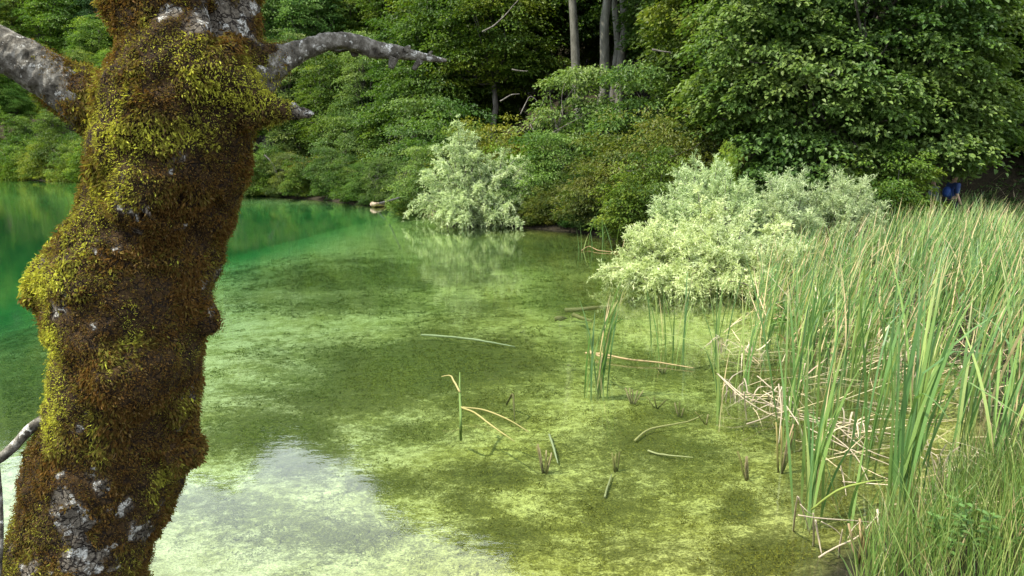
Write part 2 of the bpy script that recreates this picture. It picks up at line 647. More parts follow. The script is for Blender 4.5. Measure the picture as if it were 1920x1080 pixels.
gl.inputs['Color'].default_value = (1, 1, 1, 1)
mp = N.new("ShaderNodeMapping")
mp.inputs['Scale'].default_value = (1, 1.4, 1)
Lk.new(geo.outputs['Position'], mp.inputs['Vector'])
r1 = N.new("ShaderNodeTexNoise")
r1.inputs['Scale'].default_value = 5
r1.inputs['Detail'].default_value = 3
r2 = N.new("ShaderNodeTexNoise")
r2.inputs['Scale'].default_value = 26
r2.inputs['Detail'].default_value = 2
Lk.new(mp.outputs[0], r1.inputs['Vector'])
Lk.new(mp.outputs[0], r2.inputs['Vector'])
hs = math_('ADD', r1.outputs['Fac'], math_('MULTIPLY', r2.outputs['Fac'], .12))
bp = N.new("ShaderNodeBump")
bp.inputs['Strength'].default_value = 1.0
bp.inputs['Distance'].default_value = .0011
Lk.new(hs, bp.inputs['Height'])
dt = N.new("ShaderNodeVectorMath")
dt.operation = 'DOT_PRODUCT'
Lk.new(bp.outputs[0], dt.inputs[0])
Lk.new(geo.outputs['Incoming'], dt.inputs[1])
cs = math_('SUBTRACT', 1, math_('ABSOLUTE', dt.outputs['Value']), True)
fres = math_('ADD', math_('MULTIPLY', math_('POWER', cs, 5), .98), .02, True)
Lk.new(bp.outputs[0], gl.inputs['Normal'])
mx = N.new("ShaderNodeMixShader")
Lk.new(fres, mx.inputs['Fac'])
Lk.new(tp.outputs[0], mx.inputs[1])
Lk.new(gl.outputs[0], mx.inputs[2])
Lk.new(mx.outputs[0], out.inputs['Surface'])
va = N.new("ShaderNodeVolumeAbsorption")
va.inputs['Color'].default_value = (0.08, .68, .42, 1)
va.inputs['Density'].default_value = .22
vs = N.new("ShaderNodeVolumeScatter")
vs.inputs['Color'].default_value = (.18, .75, .48, 1)
vs.inputs['Density'].default_value = .011
ad = N.new("ShaderNodeAddShader")
Lk.new(va.outputs[0], ad.inputs[0])
Lk.new(vs.outputs[0], ad.inputs[1])
Lk.new(ad.outputs[0], out.inputs['Volume'])

#@@HERO
# ------------------------------------------------------------------ mossy tree
TY = 2.6
prof = [(-330, 60, 470), (-200, 110, 480), (-100, 150, 488), (0, 186, 492), (50, 214, 494), (100, 226, 498), (140, 222, 500), (200, 190, 498), (265, 176, 486), (300, 172, 478), (350, 166, 455), (400, 147, 436),
        (450, 128, 424), (500, 92, 418), (550, 78, 413), (600, 88, 407), (650, 103, 398), (700, 100, 385), (750, 86, 375), (800, 71, 370),
        (850, 50, 362), (900, 30, 344), (950, 22, 324), (1000, 18, 303), (1050, 11, 299), (1100, 0, 300), (1200, -25, 315), (1330, -70, 350), (1480, -130, 400)]
rows = np.array([[*PD((a + b) / 2, y, TY), (b - a) / 2 * TY / F / CT * .875] for y, a, b in prof])
rows = spline(rows, 150)
rows[:, 1] += .03 * np.sin(np.arange(150) * .13)
tv, tf = tube(rows[:, :3], rows[:, 3], 44)
parts = [(tv, tf, 0)]


def px_tube(pts, n, sides, y0, y1=None):
    k = len(pts)
    ys = np.linspace(y0, y0 if y1 is None else y1, k)
    r = np.array([[*PD(p[0], p[1], ys[i]), p[2] * ys[i] / F] for i, p in enumerate(pts)])
    r = spline(r, n)
    return r


def add_tube(pts, n, sides, y0, y1=None):
    r = px_tube(pts, n, sides, y0, y1)
    v, f = tube(r[:, :3], np.maximum(r[:, 3], .002), sides)
    parts.append((v, f, 0))


# burl, shoulder, spur and knots grown into the trunk
add_tube([(230, 470, 70), (150, 505, 72), (108, 540, 56), (92, 560, 40), (90, 575, 22)], 16, 20, TY - .02, TY - .04)
add_tube([(300, 130, 60), (350, 105, 80), (395, 150, 84), (445, 185, 60), (490, 200, 34), (525, 205, 24), (550, 210, 15), (572, 213, 9), (592, 215, 3)], 40, 24, TY - .16, TY - .06)
add_tube([(330, 300, 80), (250, 240, 70), (190, 202, 50), (140, 172, 44), (95, 145, 40)], 30, 24, TY - .02, TY + .02)
add_tube([(360, 590, 60), (395, 605, 30), (412, 612, 12)], 10, 12, TY - .02)
add_tube([(330, 840, 60), (360, 838, 28), (374, 836, 12)], 10, 12, TY - .02)
add_tube([(330, 380, 60), (300, 360, 90), (260, 420, 60)], 10, 16, TY - .14)
add_tube([(200, 720, 60), (240, 700, 90), (290, 640, 60)], 10, 16, TY - .15)
add_tube([(470, 130, 36), (500, 110, 34), (520, 104, 24)], 10, 16, TY + .03, TY + .06)
V_, F_, C_ = join(parts)
tmp = bpy.data.objects.new("tmp", mk_mesh("tmp", V_, F_))
COL.objects.link(tmp)
rm = tmp.modifiers.new("r", 'REMESH')
rm.mode = 'VOXEL'
rm.voxel_size = .011
sm_ = tmp.modifiers.new("s", 'SMOOTH')
sm_.factor = .5
sm_.iterations = 10
dg = bpy.context.evaluated_depsgraph_get()
t_me = bpy.data.meshes.new_from_object(tmp.evaluated_get(dg))
bpy.data.objects.remove(tmp)
nv = len(t_me.vertices)
co = np.zeros(nv * 3, np.float32)
t_me.vertices.foreach_get("co", co)
co = co.reshape(-1, 3).astype(float)
no = np.zeros(nv * 3, np.float32)
t_me.vertices.foreach_get("normal", no)
no = no.reshape(-1, 3).astype(float)
st = co * np.array([1, 1, 1.7])
lump = (fbm(st, 6, 1, 3) - .5) * .050 + (fbm(co, 17, 5, 3) - .5) * .040 + (fbm(co, 55, 8, 2) - .5) * .012
# deep upright cleft on the upper trunk
cx = PD(445, 60, TY)[0]
crack = np.exp(-((co[:, 0] - cx - .012 * np.sin(co[:, 2] * 30)) / .013) ** 2) * smooth(PD(0, 115, TY)[2], PD(0, 95, TY)[2], co[:, 2]) * (no[:, 1] < 0)
co += no * (lump - .05 * crack)[:, None]
t_me.vertices.foreach_set("co", co.astype(np.float32).ravel())
t_me.update()
t_me.polygons.foreach_set("use_smooth", np.ones(len(t_me.polygons), bool))


def px_of(p):
    dzz = p[:, 2] - CAMZ
    dp = p[:, 1] * CT - dzz * ST
    return 960 + F * p[:, 0] / dp, 540 - F * (p[:, 1] * ST + dzz * CT) / dp


def blob(px, py, a, b, sx, sy):
    return np.exp(-(((px - a) / sx) ** 2 + ((py - b) / sy) ** 2))


def moss_amount(p):
    """1 thick moss, 0 bare bark"""
    x, y = px_of(p)
    n = fbm(p, 16, 31, 4)
    bare = np.zeros(len(p))
    for a, b, sx, sy, k in [(410, 50, 75, 55, 1.1), (330, 20, 60, 30, .6), (460, 20, 60, 60, .5), (235, 960, 40, 26, .9), (265, 1000, 50, 26, .6), (120, 925, 26, 18, .8), (155, 990, 60, 50, .75), (240, 695, 40, 26, .7),
                            (160, 805, 36, 26, .55), (100, 560, 24, 30, .8), (105, 585, 18, 26, .6), (130, 870, 40, 40, .4), (60, 1060, 60, 30, .9), (170, 1060, 80, 30, .7), (300, 960, 20, 30, .7),
                            (250, 740, 50, 26, .3), (190, 900, 40, 26, .45), (250, 945, 80, 20, .5), (140, 1030, 60, 26, .6), (215, 1010, 60, 20, .5)]:
        bare += k * .80 * blob(x, y, a, b, sx * .85, sy * .85)
    bare += 1.2 * smooth(110, 40, x) * (y < 190) + 1.3 * smooth(540, 558, x) * (y > 180)
    return 1 - smooth(.46, .66, bare * .95 + (n - .5) * 2.4)


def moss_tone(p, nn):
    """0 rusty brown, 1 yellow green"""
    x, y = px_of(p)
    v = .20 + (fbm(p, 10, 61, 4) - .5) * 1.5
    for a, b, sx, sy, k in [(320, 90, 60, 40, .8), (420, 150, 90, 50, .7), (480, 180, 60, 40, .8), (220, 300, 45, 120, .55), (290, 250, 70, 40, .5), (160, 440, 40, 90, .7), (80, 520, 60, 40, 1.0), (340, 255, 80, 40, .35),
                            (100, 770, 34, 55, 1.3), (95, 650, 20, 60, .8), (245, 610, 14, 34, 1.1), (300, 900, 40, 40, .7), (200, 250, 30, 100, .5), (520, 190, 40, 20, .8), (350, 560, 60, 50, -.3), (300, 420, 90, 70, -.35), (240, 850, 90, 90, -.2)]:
        v += k * blob(x, y, a, b, sx, sy)  # moss patches, yellowed along left rim and knob to paint in sunlight
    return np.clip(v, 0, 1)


mo_v = moss_amount(co)
soilc = np.array([.05, .03, .012])
nn_ = fbm(co, 30, 77, 4)[:, None]
n3_ = fbm(co, 14, 91, 4)[:, None]
barkc = np.array([.055, .046, .034]) + nn_ * np.array([.16, .14, .11])
vcol = barkc * (1 - mo_v[:, None]) + soilc * mo_v[:, None]
at = t_me.attributes.new("col", 'FLOAT_COLOR', 'POINT')
at.data.foreach_set("color", np.concatenate([vcol, 1 - mo_v[:, None]], 1).astype(np.float32).ravel())
m, N, Lk = mat("old_bark_under_moss")
out = N.new("ShaderNodeOutputMaterial")
pb = N.new("ShaderNodeBsdfPrincipled")
pb.inputs['Roughness'].default_value = .9
pb.inputs['Specular IOR Level'].default_value = .15
geo = N.new("ShaderNodeNewGeometry")
at = N.new("ShaderNodeAttribute")
at.attribute_name = "col"
fn = noise(110, 5, .7)
mm = N.new("ShaderNodeMix")
mm.data_type = 'RGBA'
mm.blend_type = 'MULTIPLY'
mm.inputs['Factor'].default_value = 1
Lk.new(at.outputs['Color'], mm.inputs['A'])
Lk.new(mixc(ramp(fn, .3, .7), (.45, .45, .45), (1.4, 1.4, 1.4)), mm.inputs['B'])
vo = N.new("ShaderNodeTexVoronoi")
vo.feature = 'DISTANCE_TO_EDGE'
vo.inputs['Scale'].default_value = 34
wob = N.new("ShaderNodeVectorMath")
wob.operation = 'MULTIPLY_ADD'
nw = N.new("ShaderNodeTexNoise")
nw.inputs['Scale'].default_value = 30
Lk.new(geo.outputs['Position'], nw.inputs['Vector'])
Lk.new(nw.outputs['Color'], wob.inputs[0])
wob.inputs[1].default_value = (.05, .05, .05)
Lk.new(geo.outputs['Position'], wob.inputs[2])
Lk.new(wob.outputs[0], vo.inputs['Vector'])
crk = ramp(vo.outputs['Distance'], .0, .09)
lich = math_('MULTIPLY', ramp(noise(21, 7, .72), .54, .58), ramp(noise(90, 4, .7), .36, .46))
lich = math_('MULTIPLY', lich, ramp(at.outputs['Alpha'], .3, .7))
barkx = mixc(crk, (.018, .013, .010), mm.outputs['Result'])
Lk.new(mixc(lich, barkx, (.50, .49, .44)), pb.inputs['Base Color'])
bp = N.new("ShaderNodeBump")
bp.inputs['Strength'].default_value = .9
bp.inputs['Distance'].default_value = .012
Lk.new(math_('ADD', math_('ADD', fn, math_('MULTIPLY', crk, .9)), noise(38, 5, .6)), bp.inputs['Height'])
Lk.new(bp.outputs[0], pb.inputs['Normal'])
Lk.new(pb.outputs[0], out.inputs['Surface'])
t_me.materials.clear()
t_me.materials.append(m)
hero = obj("mossy_tree", None, loc=(rows[-1, 0], rows[-1, 1], .2))
tag(hero, "thick leaning tree trunk wrapped in brown and yellow green moss", "tree")
HB = np.array(hero.location)


def hero_part(name, me):
    o = obj(name, me, hero, loc=tuple(-HB))
    return o


hero_part("trunk", t_me)


LIMB = []


def limb(pts, n, sides, y0, y1, name="branch", knots=(), rough=.12, seed=3):
    r = px_tube(pts, n, sides, y0, y1)
    prt = []
    v, f = tube(r[:, :3], np.maximum(r[:, 3], .0015), sides)
    LIMB.append((v, r))
    cen = np.concatenate([np.repeat(r[:, :3], sides, 0), r[:1, :3], r[-1:, :3]])
    k = 1 + rough * 2 * (fbm(v, 16, seed, 3) - .5) + rough * 2.0 * (fbm(v, 45, seed + 4, 3) - .5) + rough * 1.6 * (fbm(v, 120, seed + 8, 2) - .5)
    v = cen + (v - cen) * k[:, None]
    prt.append((v, f, (1, 1, 1)))
    for kn in knots:
        q = px_tube(kn, 8, 10, y0 + (y1 - y0) * .7 - .02, None)
        v2, f2 = tube(q[:, :3], np.maximum(q[:, 3], .001), 10)
        v2 = v2 + (np.stack([fbm(v2, 30, s) for s in (1, 2, 3)], 1) - .5) * .01
        prt.append((v2, f2, (1, 1, 1)))
    Vv, Ff, Cc = join(prt)
    hero_part(name, mk_mesh(name, Vv, Ff, Cc, True, [M_BARK_HERO]))


limb([(175, 203, 46), (110, 155, 43), (50, 118, 41), (0, 90, 38), (-70, 42, 36), (-160, -30, 40), (-280, -140, 36), (-400, -330, 30)], 200, 36, TY + .0, TY - .1, seed=5, rough=.07)
limb([(465, 160, 42), (505, 124, 33), (545, 103, 22.5), (600, 82, 17), (640, 76, 15), (672, 82, 16), (705, 93, 15.5), (745, 98, 12), (785, 105, 8.5), (812, 110, 6), (836, 114, 3)], 150, 30, TY + .02, TY + .25, seed=11, rough=.13,
     knots=[[(662, 88, 10), (664, 98, 8), (666, 106, 5)], [(738, 108, 9), (735, 118, 7), (731, 128, 4)], [(790, 112, 6), (782, 122, 5), (777, 132, 4)], [(760, 96, 6), (766, 90, 4), (770, 88, 2)], [(805, 106, 4), (808, 100, 3), (812, 98, 2)],
            [(615, 92, 3), (635, 96, 2.5), (660, 90, 2)]])
limb([(110, 770, 10), (62, 800, 10), (20, 843, 9), (-30, 885, 8), (-90, 960, 7)], 24, 10, TY - .05, TY - .2, seed=21, rough=.15)
limb([(-6, 860, 4), (1, 930, 4), (3, 1000, 4), (0, 1060, 4), (-8, 1130, 4)], 20, 8, TY - .2, TY - .2, seed=25, rough=.12)
# unseen upper limbs carry on out of the picture
limb([(300, -260, 130), (250, -420, 90), (120, -700, 60), (60, -1000, 30)], 30, 12, TY, TY + .3, seed=31, rough=.08)
limb([(330, -260, 110), (420, -430, 80), (520, -700, 55), (560, -1000, 25)], 30, 12, TY, TY - .2, seed=33, rough=.08)

# moss fronds
t_me.calc_loop_triangles()
ntri = len(t_me.loop_triangles)
tri = np.zeros(ntri * 3, np.int32)
t_me.loop_triangles.foreach_get("vertices", tri)
tri = tri.reshape(-1, 3)
a, b, c = co[tri[:, 0]], co[tri[:, 1]], co[tri[:, 2]]
cr = np.cross(b - a, c - a)
ar = np.linalg.norm(cr, axis=1) / 2
fnm = nrm(cr)
ctr = (a + b + c) / 3
wgt = ar * (ctr[:, 2] < PD(0, -60, TY)[2]) * (ctr[:, 2] > .3) * np.where(fnm[:, 1] > .55, .25, 1)
NT = 46000
pick = rng.choice(ntri, NT, p=wgt / wgt.sum())
r1_, r2_ = rng.random(NT), rng.random(NT)
s_ = np.sqrt(r1_)
tp_ = a[pick] * (1 - s_)[:, None] + b[pick] * (s_ * (1 - r2_))[:, None] + c[pick] * (s_ * r2_)[:, None]
tn_ = fnm[pick]
keep = rng.random(NT) < moss_amount(tp_) ** 1.2
tp_, tn_ = tp_[keep], tn_[keep]
# moss creeping out onto the two big limbs
for li, (xa, xb) in ((0, (40, 150)), (1, (560, 500))):
    v, r = LIMB[li]
    nrow = len(r)
    sd = (len(v) - 2) // nrow
    rr_ = rng.integers(0, nrow, 9000)
    an = rng.integers(0, sd, 9000)
    pv = v[rr_ * sd + an]
    nv_ = nrm(pv - r[rr_, :3])
    pv = pv + rng.normal(0, .004, pv.shape)
    xx, yy = px_of(pv)
    topb = np.clip(nv_[:, 2] * .5 + .5, .25, 1)
    kp = (rng.random(9000) < smooth(xa, xb, xx) ** 1.3 * topb * (fbm(pv, 22, 9, 3) > .42)) & (xx > -40)
    tp_ = np.concatenate([tp_, pv[kp]])
    tn_ = np.concatenate([tn_, nv_[kp]])

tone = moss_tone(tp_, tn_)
thick = fbm(tp_, 11, 71, 3)
NB = 8
p = np.repeat(tp_, NB, 0) + rng.normal(0, .006, (len(tp_) * NB, 3))
n_ = np.repeat(tn_, NB, 0)
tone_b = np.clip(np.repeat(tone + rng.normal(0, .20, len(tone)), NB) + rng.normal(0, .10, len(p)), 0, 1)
tdir = nrm(np.repeat(rng.normal(0, 1, (len(tp_), 3)), NB, 0))
ax = n_ * .75 + tdir * .55 + rng.normal(0, .5, (len(p), 3)) + np.array([0, 0, -1.]) * (.15 + .75 * np.repeat(np.clip((thick - .28) / .44, 0, 1), NB))[:, None]
# combing: neighbouring fronds hang alike
cmb = np.stack([fbm(p, 12, 5), fbm(p, 12, 6), fbm(p, 12, 7)], 1) - .5
ax = nrm(ax + cmb * 2.6)
thick = np.clip((thick - .28) / .44, 0, 1)
Lb = (.006 + .0125 * np.repeat(thick, NB) ** 1.6) * rng.uniform(.6, 1.35, len(p))
Wb = Lb * rng.uniform(.26, .42, len(p))
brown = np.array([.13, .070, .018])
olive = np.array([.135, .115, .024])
yell = np.array([.42, .43, .06])  # moss's own yellow green, brightened to stand for sun on the left rim
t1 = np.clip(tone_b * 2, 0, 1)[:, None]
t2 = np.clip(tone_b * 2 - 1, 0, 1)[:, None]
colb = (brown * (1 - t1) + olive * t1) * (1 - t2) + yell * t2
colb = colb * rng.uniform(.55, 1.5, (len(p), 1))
dead = rng.random(len(p)) < .05
colb[dead] = np.array([.22, .15, .06])
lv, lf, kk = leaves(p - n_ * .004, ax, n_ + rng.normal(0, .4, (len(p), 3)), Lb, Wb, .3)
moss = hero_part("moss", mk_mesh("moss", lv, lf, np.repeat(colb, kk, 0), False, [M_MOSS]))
tag(moss, "shaggy brown and yellow green moss", kind="stuff")
#@@TREES
# ------------------------------------------------------------------ trees and shrubs
def gnarl(p0, p1, n, amp, seed):
    r = np.random.default_rng(seed)
    t = np.linspace(0, 1, n)[:, None]
    pts = p0 + (p1 - p0) * t
    w = r.normal(0, amp, (n, 3))
    w = (w + np.roll(w, 1, 0) + np.roll(w, -1, 0)) / 2
    w[0] = w[-1] = 0
    return pts + w * np.linalg.norm(p1 - p0)


def make_crown(seed, ells, nclump, per, crad, L, W, cols, flat=.35, droop=.35, up=1.0, kind='diamond', fill=.45, jit=.55, hang=0.0, bias=None):
    """leaf sprays spread through the volume of some ellipsoids; returns mesh data and spray centres"""
    r = np.random.default_rng(seed)
    ells = np.asarray(ells, float)
    vol = ells[:, 3] * ells[:, 4] + ells[:, 3] * ells[:, 5] + ells[:, 4] * ells[:, 5]
    which = r.choice(len(ells), nclump, p=vol / vol.sum())
    e = ells[which]
    d = nrm(r.normal(0, 1, (nclump, 3)))
    lumps = .74 + .75 * (fbm(d * 1.3 + seed + which[:, None] * 3.7, 1.6, seed, 2) - .25)
    rad = (r.random(nclump) ** fill) * lumps
    cen = e[:, :3] + d * e[:, 3:] * rad[:, None]
    outw = nrm(d / e[:, 3:] + 1e-6)
    # leaves
    n = nclump * per
    c = np.repeat(cen, per, 0)
    o = np.repeat(outw, per, 0)
    cs = np.repeat(crad * r.uniform(.55, 1.35, nclump), per)[:, None]
    loc = nrm(r.normal(0, 1, (n, 3))) * (r.random((n, 1)) ** .45)
    # spray plane: tilted outward and drooping
    hz_ = o * np.array([1, 1, 0])
    z = loc[:, 2:3] * flat
    p = c + cs * (loc * np.array([1, 1, 0]) + np.array([0, 0, 1]) * z)
    along = (loc * hz_).sum(1, keepdims=True)
    rr = (loc[:, :2] ** 2).sum(1, keepdims=True)
    p[:, 2:3] -= cs * (droop * along + droop * .7 * rr)
    if hang > 0:
        h = np.maximum(0, r.random((n, 1)) - .35) * hang * np.repeat(r.random(nclump), per)[:, None]
        p[:, 2:3] -= h
    nrmv = nrm(np.array([0, 0, up]) + o * .55 + r.normal(0, jit, (n, 3)))
    ax = nrm(loc * np.array([1, 1, .2]) + hz_ * .6 + r.normal(0, .35, (n, 3)) + np.array([0, 0, -.35 - hang * .6]))
    LL = L * r.uniform(.6, 1.3, n)
    WW = W * r.uniform(.7, 1.25, n)
    cols = np.asarray(cols, float)
    tone = np.clip(np.repeat(fbm(cen, .55, seed + 3, 2) * 1.6 - .3 + r.normal(0, .16, nclump), per) + r.normal(0, .10, n), 0, .999)
    k = tone * (len(cols) - 1)
    i = k.astype(int)
    f = (k - i)[:, None]
    cc = (cols[i] * (1 - f) + cols[np.minimum(i + 1, len(cols) - 1)] * f) * r.uniform(.75, 1.3, (n, 1))
    V, fs, kk = leaves(p, ax, nrmv, LL, WW, .22, kind)
    return V, fs, np.repeat(cc, kk, 0), cen


def make_wood(seed, h, r0, cen, nb, base=(0, 0, 0), stems=1, brmin=.25):
    r = np.random.default_rng(seed + 100)
    parts = []
    tops = []
    for s in range(stems):
        b = np.array(base, float) + (r.normal(0, .12, 3) * [1, 1, 0] * (stems > 1))
        lean = r.normal(0, .05 if stems == 1 else .28, 3) * h * np.array([1, 1, 0])
        top = b + lean + np.array([0, 0, h * r.uniform(.8, 1)])
        pts = gnarl(b, top, 9, .018, seed + s)
        rr = r0 * (1 - np.linspace(0, 1, 9) ** 1.1 * .85)
        rr[0] *= 1.35
        V, f = tube(pts, rr, 7)
        parts.append((V, f, (1, 1, 1)))
        tops.append(pts)
    pick = r.choice(len(cen), min(nb, len(cen)), replace=False)
    for k in pick:
        c = cen[k]
        pts = tops[r.integers(len(tops))]
        zt = pts[0, 2] + (c[2] - pts[0, 2]) * r.uniform(.45, .8)
        j = int(np.clip(np.searchsorted(pts[:, 2], max(zt, h * brmin)), 1, 7))
        q = gnarl(pts[j], c, 6, .05, seed * 31 + int(k))
        rr = r0 * .30 * (1 - np.linspace(0, 1, 6) * .85)
        V, f = tube(q, rr, 5)
        parts.append((V, f, (1, 1, 1)))
    return join(parts)


PROTO = {}


def proto(key, seed, ells, h, r0, nb, leafm, barkm, stems=1, brmin=.25, **kw):
    V, fs, cc, cen = make_crown(seed, ells, **kw)
    cm = mk_mesh(key + "_crown", V, fs, cc, False, [leafm])
    V, fs, c2 = make_wood(seed, h, r0, cen, nb, stems=stems, brmin=brmin)
    wm = mk_mesh(key + "_trunk", V, fs, None, True, [barkm])
    PROTO[key] = (wm, cm)


def plant(key, name, x, y, s, rz, label, cat, group=None, tint=(1, 1, 1), z=None, wood=True, sxy=None, k=1.15):
    x, y, s = x * k, y * k, s * k
    sxy = None if sxy is None else sxy * k
    wm, cm = PROTO[key]
    z = hz(x, y) - .05 if z is None else z
    sc = (s if sxy is None else sxy, s if sxy is None else sxy, s)
    e = obj(name, None, None, (x, y, z), rz, sc)
    tag(e, label, cat, group)
    if wood:
        obj("trunk", wm, e)
    c = obj("crown", cm, e)
    c.color = (*tint, 1)
    return e


GREENS = [(.040, .080, .012), (.070, .125, .018), (.115, .170, .024), (.165, .205, .030)]
BLUISH = [(.044, .085, .018), (.076, .132, .028), (.122, .182, .042), (.172, .222, .064)]
YELLOW = [(.05, .085, .012), (.090, .130, .018), (.145, .175, .022), (.20, .21, .028)]
SILVER = [(.12, .17, .07), (.32, .40, .21), (.46, .53, .32), (.62, .67, .46)]
SILVERY = [(.18, .24, .08), (.43, .49, .29), (.57, .61, .43), (.70, .72, .56)]

M_PALEBARK = bark_mat("pale_bark", (.11, .105, .085), (.05, .047, .037), (.18, .17, .15), 5, bump=.4)
# unit-size kinds (metres), scaled when planted
proto("shrub_a", 11, [(0, 0, 1.6, 1.5, 1.4, 1.5), (.7, .2, .9, 1.0, 1.0, .9), (-.8, -.2, 1.0, 1.0, .9, 1.0), (.1, -.3, .45, 1.6, 1.4, .55)], 1.9, .04, 40, M_LEAF, M_TWIG, stems=4, nclump=300, per=60, crad=.36, L=.10, W=.062, cols=GREENS, droop=.3, fill=.4)
proto("shrub_b", 12, [(0, 0, 1.9, 1.3, 1.3, 1.7), (.5, -.5, 1.0, 1.2, 1.0, 1.0), (-.6, .3, 1.3, 1.1, 1.0, 1.0), (0, -.3, .5, 1.5, 1.3, .6)], 2.2, .04, 40, M_LEAF, M_TWIG, stems=3, nclump=320, per=58, crad=.34, L=.085, W=.06, cols=BLUISH, droop=.25, fill=.4)
proto("shrub_c", 13, [(0, 0, 1.3, 1.6, 1.5, 1.2), (.9, 0, .8, 1.0, 1.0, .8), (-.9, .1, .7, 1.0, 1.0, .7), (0, -.3, .35, 1.6, 1.3, .45)], 1.5, .035, 36, M_LEAF, M_TWIG, stems=5, nclump=300, per=60, crad=.32, L=.075, W=.04, cols=YELLOW, droop=.2, fill=.45)


def willow(key, seed, stems, twigs, lpt, H, R, L, W, cols, sag=.5, lobes=None, low=.25):
    """many arching stems, side twigs and narrow leaves"""
    r = np.random.default_rng(seed)
    lobes = lobes if lobes is not None else [(0, 0, 1.0, 1.0)]
    SV, TP, TD, TL = [], [], [], []
    for i in range(stems):
        lx, ly, lh, lr = lobes[r.integers(len(lobes))]
        az = r.uniform(0, 6.283)
        el = r.random() ** .7
        rr = R * lr * np.sqrt(r.random()) * 1.0
        tip = np.array([lx + np.cos(az) * rr, ly + np.sin(az) * rr, H * lh * (1 - .75 * (rr / (R * lr)) ** 2.2) * r.uniform(.72, 1.04) + low])
        b = np.array([lx * .4 + r.normal(0, .15), ly * .4 + r.normal(0, .15), 0])
        ctl = b * .45 + tip * .55 + np.array([0, 0, sag * np.linalg.norm(tip - b) * .35])
        t = np.linspace(0, 1, 8)[:, None]
        path = b * (1 - t) ** 2 + ctl * 2 * t * (1 - t) + tip * t ** 2
        V, f = tube(path, np.linspace(.016, .004, 8), 4, cap=False)
        SV.append((V, f, (1, 1, 1)))
        k = r.uniform(.25, 1.0, twigs) ** .8
        pts = np.stack([np.interp(k, np.linspace(0, 1, 8), path[:, j]) for j in range(3)], 1)
        d = nrm(r.normal(0, 1, (twigs, 3)) + nrm(tip - ctl) * 1.2 + np.array([0, 0, .25]))
        TP.append(pts)
        TD.append(d)
        TL.append(r.uniform(.12, .42, twigs) * (1.15 - .5 * k))
    TP, TD, TL = np.concatenate(TP), np.concatenate(TD), np.concatenate(TL)
    n = len(TP) * lpt
    u = r.random(n)[:, None]
    p0 = np.repeat(TP, lpt, 0)
    d = np.repeat(TD, lpt, 0)
    l = np.repeat(TL, lpt)[:, None]
    p = p0 + d * l * u
    p[:, 2:3] -= sag * .55 * l * u ** 2
    ax = nrm(d * .9 + r.normal(0, .6, (n, 3)) + np.array([0, 0, -.25 * sag]))
    nn = nrm(np.array([0, 0, .8]) + r.normal(0, .8, (n, 3)))
    cols = np.asarray(cols, float)
    tone = np.clip(np.repeat(r.random(len(TP)) * .7 + .15, lpt) + r.normal(0, .15, n), 0, .999) * (len(cols) - 1)
    i = tone.astype(int)
    f_ = (tone - i)[:, None]
    cc = cols[i] * (1 - f_) + cols[i + 1] * f_
    V, fs, kk = leaves(p, ax, nn, L * r.uniform(.6, 1.3, n), W * r.uniform(.7, 1.3, n), .2)
    cm = mk_mesh(key + "_crown", V, fs, np.repeat(cc, kk, 0), False, [M_WILLOW])
    V, f, c = join(SV)
    PROTO[key] = (mk_mesh(key + "_trunk", V, f, None, True, [M_TWIG]), cm)


willow("willow_a", 14, 170, 28, 15, 2.8, 1.0, .085, .021, SILVER, sag=.9, lobes=[(-.4, 0, 1.0, 1.05), (-.5, 0, .95, .8), (.8, .1, .84, .95), (1.25, -.1, .55, .8), (-.9, -.3, .6, .85), (.2, -.5, .5, .9), (.1, -.1, .85, .9), (-.2, -.8, .3, .8), (.9, -.7, .3, .8)], low=.05)
willow("willow_b", 15, 190, 30, 15, 1.5, 1.3, .066, .016, SILVERY, sag=.45, lobes=[(0, 0, 1.0, 1.0), (.8, -.1, .85, .75), (-.75, -.2, .72, .75), (-1.0, -.4, .45, .55), (.3, -.6, .5, .8), (0, -.9, .34, .9), (-.8, -.8, .34, .7), (.85, -.8, .34, .8)], low=.02)
willow("willow_c", 16, 150, 28, 14, 2.1, 1.0, .082, .017, SILVER, sag=.3, lobes=[(0, 0, 1.0, .9), (.7, 0, .85, .8), (-.7, 0, .75, .8)], low=.1)
proto("tree_a", 21, [(0, 0, 7.6, 3.0, 3.0, 3.6), (1.4, .4, 4.4, 2.4, 2.4, 2.2), (-1.5, -.5, 4.0, 2.4, 2.2, 2.2)], 10.5, .20, 70, M_LEAF, M_BARK, nclump=520, per=60, crad=.75, L=.17, W=.12, cols=GREENS, droop=.32, flat=.25, fill=.42)
proto("tree_b", 22, [(0, 0, 8.2, 2.6, 2.6, 3.6), (1.2, -.8, 5.2, 2.2, 2.2, 2.0), (-1.3, .4, 5.6, 2.0, 2.2, 1.8), (.2, -.4, 2.9, 2.2, 2.0, 1.4)], 11, .20, 70, M_LEAF, M_BARK, nclump=520, per=60, crad=.7, L=.16, W=.10, cols=BLUISH, droop=.3, flat=.3, fill=.42)
proto("tree_c", 23, [(0, 0, 9.0, 3.0, 3.0, 3.2), (1.2, .8, 6.6, 2.4, 2.4, 1.8), (-1.6, 0, 6.8, 2.0, 2.2, 1.6)], 11.5, .22, 60, M_LEAF, M_BARK, nclump=440, per=60, crad=.8, L=.17, W=.11, cols=GREENS, droop=.3, flat=.22, fill=.42, brmin=.4)
proto("tall_a", 26, [(0, 0, 14.5, 3.6, 3.6, 5.0), (1.8, .6, 9.0, 3.0, 3.0, 3.0), (-1.9, -.6, 8.0, 3.0, 2.8, 3.2), (.2, -.6, 4.6, 2.8, 2.6, 1.8)], 18.5, .30, 90, M_LEAF, M_BARK, nclump=950, per=56, crad=.9, L=.21, W=.15, cols=GREENS, droop=.32, flat=.25, fill=.36)
